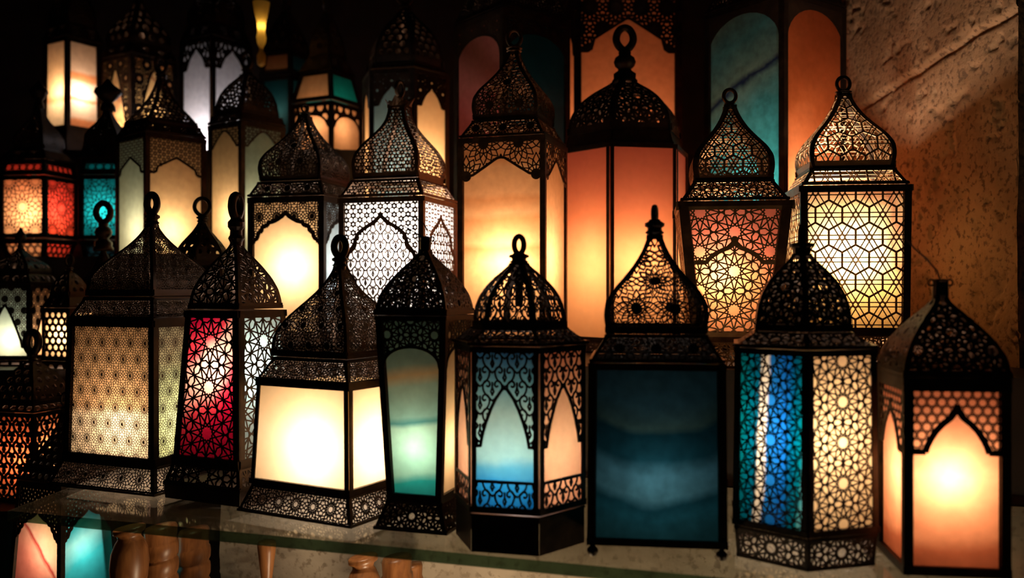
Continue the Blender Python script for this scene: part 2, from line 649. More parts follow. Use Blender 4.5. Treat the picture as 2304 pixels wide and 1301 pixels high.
# colour bands of the glass, bottom to top of a pane (0..1)
PANES = {
 'tan_onyx': dict(stops=[(0, (0.92, 0.78, 0.52)), (.34, (0.95, 0.8, 0.55)), (.40, (0.78, 0.5, 0.255)), (.7, (0.85, 0.56, 0.286)), (1, (0.82, 0.52, 0.265))], distort=.06, mott=.10),
 'pale_green': dict(stops=[(0, (0.62, 0.78, 0.4)), (.5, (0.55, 0.72, 0.42)), (.8, (0.72, 0.7, 0.48)), (1, (0.6, 0.72, 0.52))], distort=.25),
 'red': dict(stops=[(0, (0.42, 0.004, 0.03)), (.30, (0.5, 0.006, 0.035)), (.44, (0.7, 0.05, 0.07)), (.54, (0.92, 0.42, 0.34)), (.72, (0.95, 0.55, 0.44)), (.84, (0.78, 0.06, 0.09)), (1, (0.55, 0.006, 0.05))], distort=.22, scale=13, tilt=-3),  # pale middle band paints the hot centre of the lit pane into the red
 'sky': dict(stops=[(0, (0.45, 0.62, 0.66)), (.5, (0.36, 0.66, 0.74)), (1, (0.5, 0.78, 0.82))], distort=.5, scale=16),
 'sky_dim': dict(stops=[(0, (0.2, 0.3, 0.4)), (1, (0.3, 0.42, 0.5))], distort=.5),
 'cream_plain': dict(stops=[(0, (0.95, 0.74, 0.44)), (.5, (0.97, 0.78, 0.5)), (1, (0.93, 0.66, 0.337))], distort=.3, mott=.04),
 'green_marble': dict(stops=[(0, (0.02, 0.36, 0.38)), (.10, (0.02, 0.42, 0.42)), (.15, (0.3, 0.72, 0.58)), (.40, (0.34, 0.66, 0.52)), (.43, (0.06, 0.28, 0.28)), (.46, (0.25, 0.56, 0.48)), (.62, (0.36, 0.6, 0.48)), (.68, (0.66, 0.52, 0.265)), (.74, (0.28, 0.46, 0.38)), (1, (0.2, 0.42, 0.36))], distort=.05, scale=7, tilt=-.5),
 'blue_green': dict(stops=[(0, (0.01, 0.2, 0.55)), (.16, (0.02, 0.3, 0.6)), (.26, (0.1, 0.46, 0.62)), (.34, (0.34, 0.66, 0.6)), (.58, (0.4, 0.62, 0.5)), (.78, (0.18, 0.46, 0.46)), (1, (0.02, 0.12, 0.28))], distort=.12, scale=12),
 'peach': dict(stops=[(0, (.90, .36, .18)), (.4, (.95, .50, .24)), (.7, (.95, .46, .21)), (1, (.86, .30, .14))], distort=.2),
 'deep_teal': dict(stops=[(0, (0.03, 0.15, 0.17)), (.13, (0.02, 0.14, 0.18)), (.19, (0.01, 0.075, 0.1)), (.25, (0.07, 0.22, 0.27)), (.37, (0.055, 0.18, 0.23)), (.45, (0.008, 0.055, 0.075)), (.58, (0.006, 0.045, 0.062)), (.62, (0.05, 0.11, 0.1)), (.76, (0.04, 0.12, 0.15)), (1, (0.035, 0.12, 0.16))], distort=.09, scale=8, mott=.25, curve=16),
 'cobalt': dict(stops=[(0, (.0, .16, .20)), (.08, (.0, .14, .22)), (.20, (.0, .10, .20)), (.23, (.80, .74, .58)), (.31, (.82, .76, .60)), (.35, (.01, .16, .50)), (.58, (.005, .12, .50)), (.68, (.0, .10, .22)), (.80, (.0, .16, .22)), (.84, (.10, .42, .46)), (1, (.0, .14, .2))], distort=.12, scale=9, axis='y', tilt=-.6),
 'cream_amber': dict(stops=[(0, (0.92, 0.62, 0.316)), (.5, (0.96, 0.72, 0.367)), (1, (0.92, 0.6, 0.306))], distort=.3, mott=.06),
 'orange_onyx': dict(stops=[(0, (.55, .17, .08)), (.14, (.62, .21, .10)), (.2, (.90, .42, .22)), (.5, (.95, .54, .31)), (1, (.74, .26, .14))], distort=.12, scale=7),
 'white_glass': dict(stops=[(0, (0.85, 0.82, 0.74)), (1, (0.9, 0.86, 0.78))], distort=.2, mott=.03),
 'honey_bands': dict(stops=[(0, (0.94, 0.6, 0.306)), (.40, (0.95, 0.62, 0.316)), (.46, (0.8, 0.4, 0.176)), (.49, (0.95, 0.62, 0.316)), (.60, (0.86, 0.48, 0.211)), (.63, (0.95, 0.62, 0.316)), (.70, (0.82, 0.44, 0.194)), (.73, (0.92, 0.58, 0.296)), (.86, (0.95, 0.62, 0.316)), (.9, (0.8, 0.42, 0.185)), (1, (0.9, 0.52, 0.265))], distort=.04, scale=5),
 'honey': dict(stops=[(0, (0.95, 0.52, 0.229)), (.5, (0.95, 0.56, 0.286)), (1, (0.9, 0.46, 0.202))], distort=.2),
 'salmon': dict(stops=[(0, (0.95, 0.52, 0.229)), (.35, (0.95, 0.54, 0.238)), (.6, (0.88, 0.32, 0.141)), (1, (0.8, 0.22, 0.15))], distort=.16, scale=6, mott=.05),
 'rose_onyx': dict(stops=[(0, (0.9, 0.42, 0.185)), (.4, (0.9, 0.44, 0.194)), (.7, (0.72, 0.24, 0.16)), (1, (0.66, 0.22, 0.16))], distort=.35, scale=9),
 'gold_onyx': dict(stops=[(0, (0.5, 0.26, 0.06)), (.3, (0.86, 0.56, 0.18)), (.55, (0.95, 0.72, 0.36)), (.85, (0.95, 0.72, 0.36)), (1, (0.7, 0.26, 0.1))], distort=.14, scale=8, vein=((.40, .10, .05), 4.0, .04), T=.10),
 'pink_red': dict(stops=[(0, (0.85, 0.26, 0.16)), (.45, (0.8, 0.2, 0.14)), (.7, (0.72, 0.14, 0.12)), (.82, (0.78, 0.22, 0.18)), (1, (0.7, 0.24, 0.18))], distort=.25),
 'night_teal': dict(stops=[(0, (0.03, 0.1, 0.12)), (.5, (0.02, 0.07, 0.09)), (1, (0.01, 0.1, 0.14))], distort=.4),
 'dusk_amber': dict(stops=[(0, (0.92, 0.48, 0.211)), (.6, (0.84, 0.36, 0.158)), (1, (0.72, 0.27, 0.119))], distort=.2),
 'vein_teal': dict(stops=[(0, (.02, .28, .40)), (.5, (.025, .32, .44)), (.66, (.05, .34, .44)), (.74, (.14, .36, .38)), (.765, (.01, .02, .10)), (.785, (.15, .34, .33)), (.88, (.07, .30, .36)), (1, (.14, .26, .24))], distort=.12, scale=4.5, tilt=-.4, mott=.3),
 'burnt_orange': dict(stops=[(0, (0.9, 0.4, 0.176)), (.45, (0.86, 0.33, 0.145)), (.7, (0.74, 0.2, 0.06)), (1, (0.56, 0.12, 0.035))], distort=.12),
 'dim_blue': dict(stops=[(0, (0.14, 0.28, 0.36)), (1, (0.1, 0.2, 0.26))], distort=.3),
 'blue_dim': dict(stops=[(0, (0.02, 0.14, 0.22)), (1, (0.01, 0.08, 0.14))], distort=.3),
 'teal_bright': dict(stops=[(0, (0.01, 0.4, 0.4)), (.5, (0.01, 0.42, 0.42)), (1, (0.01, 0.3, 0.32))], distort=.4, scale=14),
 'band_cream': dict(stops=[(0, (0.96, 0.8, 0.5)), (.28, (0.95, 0.76, 0.46)), (.34, (0.86, 0.42, 0.185)), (.40, (0.94, 0.66, 0.337)), (.7, (0.92, 0.62, 0.316)), (1, (0.9, 0.6, 0.36))], distort=.05, scale=6),
 'band_orange': dict(stops=[(0, (0.86, 0.34, 0.15)), (.12, (0.86, 0.36, 0.158)), (.16, (0.96, 0.8, 0.62)), (.31, (0.96, 0.78, 0.6)), (.34, (0.84, 0.34, 0.15)), (.38, (0.96, 0.82, 0.7)), (.52, (0.95, 0.8, 0.66)), (.56, (0.86, 0.42, 0.185)), (.62, (0.82, 0.36, 0.158)), (.66, (0.94, 0.74, 0.56)), (1, (0.92, 0.7, 0.5))], distort=.07, scale=8),
 'cool_white': dict(stops=[(0, (0.85, 0.82, 0.82)), (1, (0.66, 0.62, 0.6))], distort=.3),
 'mint': dict(stops=[(0, (0.62, 0.74, 0.52)), (.4, (0.5, 0.66, 0.5)), (.7, (0.36, 0.54, 0.44)), (1, (0.4, 0.56, 0.46))], distort=.2),
 'cream_yellow': dict(stops=[(0, (0.95, 0.72, 0.367)), (.5, (0.95, 0.68, 0.347)), (1, (0.88, 0.56, 0.286))], distort=.2),
 'amber_bright': dict(stops=[(0, (0.95, 0.62, 0.316)), (.5, (0.92, 0.55, 0.281)), (1, (0.9, 0.34, 0.15))], distort=.2),
 'red_orange': dict(stops=[(0, (0.74, 0.09, 0.04)), (.5, (0.7, 0.075, 0.05)), (1, (0.66, 0.055, 0.04))], distort=.3),
 'rust': dict(stops=[(0, (0.72, 0.2, 0.08)), (1, (0.66, 0.17, 0.07))], distort=.3),
 'red_vein': dict(stops=[(0, (0.66, 0.14, 0.1)), (.30, (0.74, 0.22, 0.14)), (.48, (0.86, 0.36, 0.22)), (.53, (0.45, 0.04, 0.03)), (.56, (0.92, 0.48, 0.3)), (.8, (0.95, 0.62, 0.316)), (1, (0.92, 0.5, 0.22))], distort=.14, scale=7, tilt=4),
 'turquoise': dict(stops=[(0, (0.02, 0.36, 0.44)), (.45, (0.03, 0.44, 0.52)), (.6, (0.2, 0.58, 0.6)), (.7, (0.04, 0.4, 0.46)), (1, (0.12, 0.5, 0.5))], distort=.16, scale=6, tilt=-1.5),
}

# ---------------------------------------------------------------- lantern builder
def ngon_ring(mb, n, ro, ri, z0, z1):
    """closed bar running round the n-sided lantern (apothems ro, ri)"""
    v = []
    k = 1 / math.cos(PI / n)
    for (r, z) in ((ro, z0), (ro, z1), (ri, z1), (ri, z0)):
        for i in range(n):
            a = 2 * PI * (i + 0.5) / n
            v.append((r * k * math.cos(a), r * k * math.sin(a), z))
    f = []
    for q in range(4):
        q2 = (q + 1) % 4
        for i in range(n):
            i2 = (i + 1) % n
            f.append((q * n + i, q * n + i2, q2 * n + i2, q2 * n + i))
    mb.add(v, f)

def corner_bar(n, pts, size, depth=None):
    """one bar swept along the corner between face n-1.. and face 0 (angle pi/n); its own mesh"""
    mb = MB()
    k = 1 / math.cos(PI / n)
    depth = depth or size
    ang = PI / n
    er = np.array((math.cos(ang), math.sin(ang), 0)); et = np.array((-math.sin(ang), math.cos(ang), 0))
    # section: a kite whose sides lie flush along the two faces
    hs = size
    dr = -hs * math.sin(PI / n)
    dt = hs * math.cos(PI / n)
    v = []
    m = len(pts)
    for (r, z) in pts:
        R = r * k + 0.0012
        b = np.array((0, 0, z)) + er * R
        v += [b, b + er * dr + et * dt, b + er * (dr * 1.0 - depth * 0.5) + et * dt * 0.7,
              b + er * (dr - depth * 0.5) - et * dt * 0.7, b + er * dr - et * dt]
    f = []
    for i in range(m - 1):
        for j in range(5):
            j2 = (j + 1) % 5
            f.append((i * 5 + j, i * 5 + j2, (i + 1) * 5 + j2, (i + 1) * 5 + j))
    f.append((4, 3, 2, 1, 0))
    f.append(tuple((m - 1) * 5 + j for j in range(5)))
    mb.add(v, f)
    return mb

def spread(name, mb_or_me, mat, parent, n, smooth=False):
    me = mb_or_me.mesh(name, smooth) if isinstance(mb_or_me, MB) else mb_or_me
    if len(me.materials) == 0: me.materials.append(mat)
    out = []
    for k in range(n):
        out.append(link_mesh(name, me, None, parent, 2 * PI * k / n))
    return out

def fret_face(prof, pat, b, bt=None, bb=None):
    mb = MB()
    edge_strips(mb, prof, b, bt, bb)
    bt = b if bt is None else bt
    bb = b if bb is None else bb
    if pat is not None:
        if pat[0] == 'solid':
            sheet(mb, prof, lambda u: 0.0, prof.H, lambda s: float(prof.hw(s)))
        else:
            pred = lambda w, s: (np.abs(w) < prof.hw(s) - b * 0.7) & (s > bb * 0.7) & (s < prof.H - bt * 0.7)
            add_pattern(mb, prof, pat, pred)
    return mb

def arch_screen(prof, sec, b):
    """fretted spandrel above an arch (and an optional fretted band along the bottom)"""
    mb = MB()
    kind, apex, spring, pat, lw = sec['arch']
    ctrl = ARCH[kind]
    H = prof.H
    sa, sp = H * apex, H * spring
    cu = np.array([c[0] for c in ctrl]); ch = np.array([c[1] for c in ctrl])
    inner = lambda s: prof.hw(s) - b * 0.8
    curve = lambda u: sp + (sa - sp) * np.interp(np.abs(u), cu, ch)
    if pat[0] == 'solid':
        sheet(mb, prof, lambda u: float(curve(u)), H - 0.001, lambda s: float(inner(s)), 40)
    else:
        pred = lambda w, s: (np.abs(w) < inner(s)) & (s < H - b * 0.6) & (s > curve(w / np.maximum(inner(s), 1e-4)) + lw * 0.3)
        add_pattern(mb, prof, pat, pred, sec.get('anchor', None) and H * sec['anchor'])
        us = sorted(set(list(np.linspace(0, 1, 40)) + list(cu)))
        for sg in (1, -1):
            pts = []
            for u in us:
                s = float(curve(u)) + lw * 0.45
                pts.append((sg * u * float(inner(s)), s))
            ribbons(mb, prof, [(a[0], a[1], c[0], c[1]) for a, c in zip(pts[:-1], pts[1:])], lw, None, 0.001, 0.0018, 1)
            # side strip down to the springing
            ribbons(mb, prof, [(sg * float(inner(sp)), sp, sg * float(inner(H)), H)], lw * 0.6, None, 0.0008, 0.0016, 0.05)
        h = float(inner(H))
        ribbons(mb, prof, [(-h, H - b * 0.4, h, H - b * 0.4)], b * 0.8, None, 0.0008, 0.0016, 0.05)
    if sec.get('band'):
        sb, pat2 = sec['band']
        sb *= H
        pred2 = lambda w, s: (np.abs(w) < inner(s)) & (s > b * 0.6) & (s < sb)
        add_pattern(mb, prof, pat2, pred2, sb * 0.5)
        h = float(inner(sb))
        ribbons(mb, prof, [(-h, sb, h, sb)], lw, None, 0.001, 0.0018, 0.05)
    return mb

def medallion(prof, b, S):
    """white lantern face: pierced flowers round a pointed medallion filled with scrollwork"""
    mb = MB()
    H = prof.H
    c = H * 0.50
    hh = H * 0.36
    W = float(prof.hw(c)) - b * 0.9
    kk = [(0, .0), (.06, .07), (.16, .22), (.28, .48), (.40, .66), (.5, .70), (.62, .74), (.78, .90), (.92, .97), (1, .98)]
    ky = np.array([1 - k[0] for k in kk])[::-1]; kx = np.array([k[1] for k in kk])[::-1]
    half = lambda s: W * 0.95 * np.interp(np.abs(s - c) / hh, ky, kx, right=-1)
    base = lambda w, s: (np.abs(w) < prof.hw(s) - b * 0.7) & (s > b * 0.7) & (s < H - b * 0.7)
    holes(mb, prof, S, lambda w, s: base(w, s) & (np.abs(w) > half(s)), 0.43)
    ribbons(mb, prof, pat_scroll(W, H, S * 3.3, c), S * 0.27, lambda w, s: base(w, s) & (np.abs(w) < half(s)))
    ys = np.linspace(c - hh, c + hh, 50)
    for sg in (1, -1):
        pts = [(sg * float(half(np.array(y))), float(y)) for y in ys]
        ribbons(mb, prof, [(p[0], p[1], q[0], q[1]) for p, q in zip(pts[:-1], pts[1:])], S * 0.8, None, 0.001, 0.0018, 1)
    edge_strips(mb, prof, b)
    return mb

def pane_face(prof, inset, m=0.002, b=0.0):
    """single sheet of glass with a rim turned inward"""
    mb = MB()
    H = prof.H
    v = []
    ss = np.linspace(m, H - m, 6)
    for off in (-inset, -inset - 0.003):
        for s in ss:
            h = float(prof.hw(s)) - inset * 0.6 - b
            v += [prof.map(-h, s, off), prof.map(h, s, off)]
    f = []
    n = len(ss)
    for i in range(n - 1):
        f.append((2 * i, 2 * i + 1, 2 * i + 3, 2 * i + 2))
        for sd in (0, 1):
            f.append((2 * i + sd, 2 * i + 2 + sd, 2 * n + 2 * i + 2 + sd, 2 * n + 2 * i + sd))
    mb.add(np.array(v), f)
    return mb

def finial(root, sp, z0, z1, yaw, mat):
    """collar, stem and ring on top of the dome"""
    kind = sp.get('finial', 'ring')
    rn = sp['neck']
    h = z1 - z0
    mb = MB()
    rot = -yaw + sp.get('ring_yaw', 0.0)
    if kind == 'none':
        return
    if kind == 'ring':
        c = sp.get('collar', 0.22) * h
        mb.lathe([(rn * 1.0, z0 - 0.006), (rn * 1.05, z0), (rn * 1.35, z0 + c * .15), (rn * 1.05, z0 + c * .3), (rn * 1.0, z0 + c * .5),
                  (rn * 1.4, z0 + c * .65), (rn * 1.4, z0 + c * .85), (rn * .9, z0 + c), (rn * .75, z0 + c * 1.15)], 16)
        fo = mb.build('finial', mat, root, rot, smooth=False)
        rb = MB()
        hr = (h - c) / 2
        mi = sp.get('ring_m', 0.2) * hr
        rb.torus(0, z0 + c + hr - mi * 0.6, hr * sp.get('ring_w', 0.75) - mi, hr - mi * 0.7, mi, point=sp.get('point', 0.25))
        r = rb.build('hanging_ring', mat, fo, 0, smooth=True)
    elif kind == 'ball_ring':
        c = h * .52
        q = rn
        mb.lathe([(q * 1.9, z0 - .006), (q * 2.0, z0 + c * .02), (q * 1.7, z0 + c * .10), (q * 1.75, z0 + c * .26), (q * 1.1, z0 + c * .36), (q * 1.0, z0 + c * .42),
                  (q * 1.5, z0 + c * .52), (q * 1.72, z0 + c * .66), (q * 1.5, z0 + c * .80), (q * .9, z0 + c * .90), (q * 1.0, z0 + c * .96), (q * .9, z0 + c * 1.05)], 20)
        fo = mb.build('finial', mat, root, rot, smooth=True)
        rb = MB()
        hr = (h - c) / 2
        mi = hr * .28
        rb.torus(0, z0 + c + hr * .95, hr * .85 - mi * .8, hr - mi * .6, mi, point=0.35)
        rb.build('hanging_ring', mat, fo, 0, smooth=True)
    elif kind == 'stub':
        mb.lathe([(rn * 1.0, z0 - .006), (rn * 1.1, z0 + h * .05), (rn * 1.15, z0 + h * .22), (rn * 1.55, z0 + h * .24), (rn * 1.55, z0 + h * .36),
                  (rn * .55, z0 + h * .40), (rn * .5, z0 + h * .8), (rn * .3, z0 + h)], 14)
        mb.build('finial', mat, root, rot)
    elif kind == 'wire':
        mb.lathe([(rn * 1.0, z0 - .006), (rn * 1.25, z0 + h * .08), (rn * 1.2, z0 + h * .85), (rn * 1.3, z0 + h * .9), (rn * .9, z0 + h)], 10)
        for sg in (1, -1):
            mb.torus(sg * rn * 1.5, z0 + h * .8, rn * .5, rn * .5, rn * .16, 12, 6)
        fo = mb.build('finial', mat, root, rot)
        wb = MB()
        wb.tube([(x, 0.0, z0 + h * .9 + zz) for (x, zz) in sp['wire']], 0.0011, 6)
        wb.build('wire_hook', mat, fo, 0, smooth=True)
    elif kind == 'crown':
        k = 4
        r0 = rn * 1.1
        v, f = [], []
        m = 16
        for i in range(m):
            a = 2 * PI * i / m
            v.append((r0 * math.cos(a), r0 * math.sin(a), z0 - .004))
        for i in range(m):
            a = 2 * PI * i / m
            up = h * (.30 if i % 4 == 2 else .10 if i % 2 else .16)
            rr = r0 * (1.35 if i % 4 == 2 else 1.05)
            v.append((rr * math.cos(a), rr * math.sin(a), z0 + up))
        for i in range(m):
            j = (i + 1) % m
            f.append((i, j, m + j, m + i))
        mb.add(v, f)
        mb.lathe([(rn * .3, z0 - .003), (rn * .3, z0 + h * .3)], 10)
        fo = mb.build('finial', mat, root, rot)
        rb = MB()
        hr = h * .36
        rb.torus(0, z0 + h - hr, hr * .42, hr * .8, hr * .22, point=0.2)
        rb.build('hanging_ring', mat, fo, 0, smooth=True)
    elif kind == 'urn':
        mb.lathe([(rn * 1.0, z0 - .006), (rn * .9, z0 + h * .1), (rn * .6, z0 + h * .22), (rn * 1.2, z0 + h * .36), (rn * 1.75, z0 + h * .52), (rn * 1.6, z0 + h * .66),
                  (rn * .9, z0 + h * .78), (rn * .5, z0 + h * .9), (rn * .15, z0 + h)], 16)
        mb.build('finial', mat, root, rot, smooth=True)

LAMP_COUNT = 0
def lantern(sp):
    n = sp['n']
    yaw = sp['yaw']
    root = empty(sp.get('name', 'lantern'), (sp['x'], sp['y'], sp['z0']), yaw)
    tag(root, sp['label'], 'lantern', sp.get('group'))
    fm = {'iron': M_IRON, 'bronze': M_BRONZE}[sp.get('metal', 'iron')]
    fr = fm if sp.get('metal') == 'bronze' else M_FRET
    if sp.get('fret') == 'brass': fr = M_BRASS
    post = sp['post']
    top_r = None
    for sec in sp['secs']:
        k = sec['k']
        z0, z1, r0, r1 = sec['z0'], sec['z1'], sec['r0'], sec['r1']
        b = sec.get('b', post * 0.8)
        if k == 'feet':
            bp = MB()
            ngon_ring(bp, n, r1, 0.001, z1 - .0005, z1 + .002)
            bp.build('bottom_plate', fm, root)
            fb = MB()
            rr = r0
            fb.lathe([(rr * .45, z1), (rr * .5, z1 - (z1 - z0) * .2), (rr * .95, z0 + (z1 - z0) * .6), (rr, z0 + (z1 - z0) * .42), (rr * .7, z0 + (z1 - z0) * .12), (rr * .25, z0)][::-1], 14)
            me = fb.mesh('ball_foot', True)
            me.materials.append(fm)
            for i in range(n):
                a = 2 * PI * (i + .5) / n
                R = r1 / math.cos(PI / n)
                link_mesh('ball_foot', me, None, root, 0, (R * math.cos(a), R * math.sin(a), 0))
            continue
        if k in ('base', 'skirt', 'collar'):
            prof = Prof([(r0 + (r1 - r0) * t, z0 + (z1 - z0) * t) for t in np.linspace(0, 1, 5)], n)
            nm = {'base': 'base_panel', 'skirt': 'roof_skirt_panel', 'collar': 'collar_panel'}[k]
            spread(nm, fret_face(prof, sec.get('pat'), b, sec.get('bt'), sec.get('bb')), fr, root, n)
            t = 0.0025
            for (nm, r, za, zb) in (('lower_rim', r0, z0, z0 + t * 1.6), ('upper_rim', r1, z1 - t, z1 + t * .4)):
                mbr = MB()
                ngon_ring(mbr, n, r + t * .6, r - t * 1.5, za, zb)
                mbr.build(nm, fm, root)
            spread('corner_seam', corner_bar(n, [(r0, z0), (r1, z1)], post * .45), fm, root, n)
        elif k == 'box':
            prof = Prof([(r0, z0), (r1, z1)], n)
            mb = MB()
            sheet(mb, prof, lambda u: 0.0, prof.H, lambda s: float(prof.hw(s)), 2)
            spread('base_panel', mb, fm, root, n)
            mbr = MB()
            ngon_ring(mbr, n, r1 + .002, 0.001, z1 - .002, z1)
            mbr.build('base_plate', fm, root)
        elif k in ('body', 'upper'):
            prof = Prof([(r0 + (r1 - r0) * t, z0 + (z1 - z0) * t) for t in np.linspace(0, 1, 5)], n)
            rh = sec.get('rail', post)
            for (nm, r, za, zb) in (('bottom_rail', r0, z0, z0 + rh), ('top_rail', r1, z1 - sec.get('rail_top', rh), z1)):
                mbr = MB()
                ngon_ring(mbr, n, r + .0015, r - post * .7, za, zb)
                mbr.build(nm, fm, root)
            if sp.get('slot'):
                # posts split along the corner, with a narrow slit of light between them
                g = post * sp['slot']
                for sg in (1, -1):
                    mb = MB()
                    wd = post - g
                    ribbons(mb, prof, [(sg * (float(prof.hw(0)) - g - wd / 2), 0, sg * (float(prof.hw(prof.H)) - g - wd / 2), prof.H)], wd, None, .0012, .0022, 1)
                    spread('corner_post', mb, fm, root, n)
            else:
                spread('corner_post', corner_bar(n, [(r0, z0), (r1, z1)], post), fm, root, n)
            me = pane_face(prof, 0.004).mesh('glass_pane')
            pm = sec['panes']
            cache = {}
            for i in range(n):
                key = pm.get(i, pm.get(i - n, pm.get('*')))
                if key not in cache:
                    m2 = me.copy()
                    pz = PANES[key]
                    m2.materials.append(glass_pane('glass_' + key, pz['stops'], z0, z1, hw=r1 * math.tan(PI / n), **{q: pz[q] for q in pz if q != 'stops'}))
                    cache[key] = m2
                link_mesh('glass_pane', cache[key], None, root, 2 * PI * i / n)
            if sec.get('arch'):
                spread('arch_screen', arch_screen(prof, sec, post), fr, root, n)
            elif sec.get('medallion'):
                spread('fretwork_screen', medallion(prof, post, sec['medallion']), fr, root, n)
            elif sec.get('pat'):
                mb = fret_face(prof, sec['pat'], post * .9)
                if sec.get('motif'):
                    kind, apex, spring, lw = sec['motif']
                    cu = np.array([c[0] for c in ARCH[kind]]); ch = np.array([c[1] for c in ARCH[kind]])
                    us = np.linspace(0, 1, 30)
                    for sg in (1, -1):
                        pts = [(sg * u * (float(prof.hw(prof.H * spring)) - post), prof.H * (spring + (apex - spring) * float(np.interp(u, cu, ch)))) for u in us]
                        ribbons(mb, prof, [(p[0], p[1], q[0], q[1]) for p, q in zip(pts[:-1], pts[1:])], lw, None, .001, .0018, 1)
                    discs(mb, prof, [(0, prof.H * apex + lw * .6)], lw * .9)
                spread('fretwork_screen', mb, fr, root, n)
        elif k == 'dome':
            pts = smooth_profile(DOME[sec['shape']], r0, z0, z1)
            prof = Prof(pts, n)
            spread('dome_panel', fret_face(prof, sec.get('pat'), b, sec.get('bt', b), sec.get('bb', b * 1.6)), fr, root, n)
            spread('dome_rib', corner_bar(n, pts, sec.get('rib', post * .55), post * .6), fm, root, n)
            mbr = MB()
            rb = pts[0][0]
            ngon_ring(mbr, n, rb + .0022, rb - .004, z0 - .0015, z0 + .004)
            mbr.build('dome_rim', fm, root)
            top_r = pts[-1][0]
    sp.setdefault('neck', top_r or 0.008)
    if 'fz' in sp:
        finial(root, sp, sp['fz'][0], sp['fz'][1], yaw, fm)
    # the bulb inside
    if sp.get('lamp'):
        P, lz, col = sp['lamp'][:3]
        ld = bpy.data.lights.new('inner_light', 'POINT')
        ld.energy = P
        ld.color = col
        ld.shadow_soft_size = sp.get('bulb_r', 0.010)
        lo = bpy.data.objects.new('inner_light', ld)
        COL.objects.link(lo)
        lo.parent = root
        ox, oy = sp.get('lamp_off', (0, 0))     # where the bulb hangs off the axis
        # offset given in world axes, turned into the lantern's own
        ca, sa = math.cos(-yaw), math.sin(-yaw)
        lo.location = (ox * ca - oy * sa, ox * sa + oy * ca, lz)
    if sp.get('socket'):
        r, za, zb = sp['socket']
        mb = MB()
        mb.lathe([(r * .9, za), (r, za + .004), (r, zb - .01), (r * .6, zb)], 14)
        mb.build('bulb_socket', M_IRON, root, smooth=False)
    return root

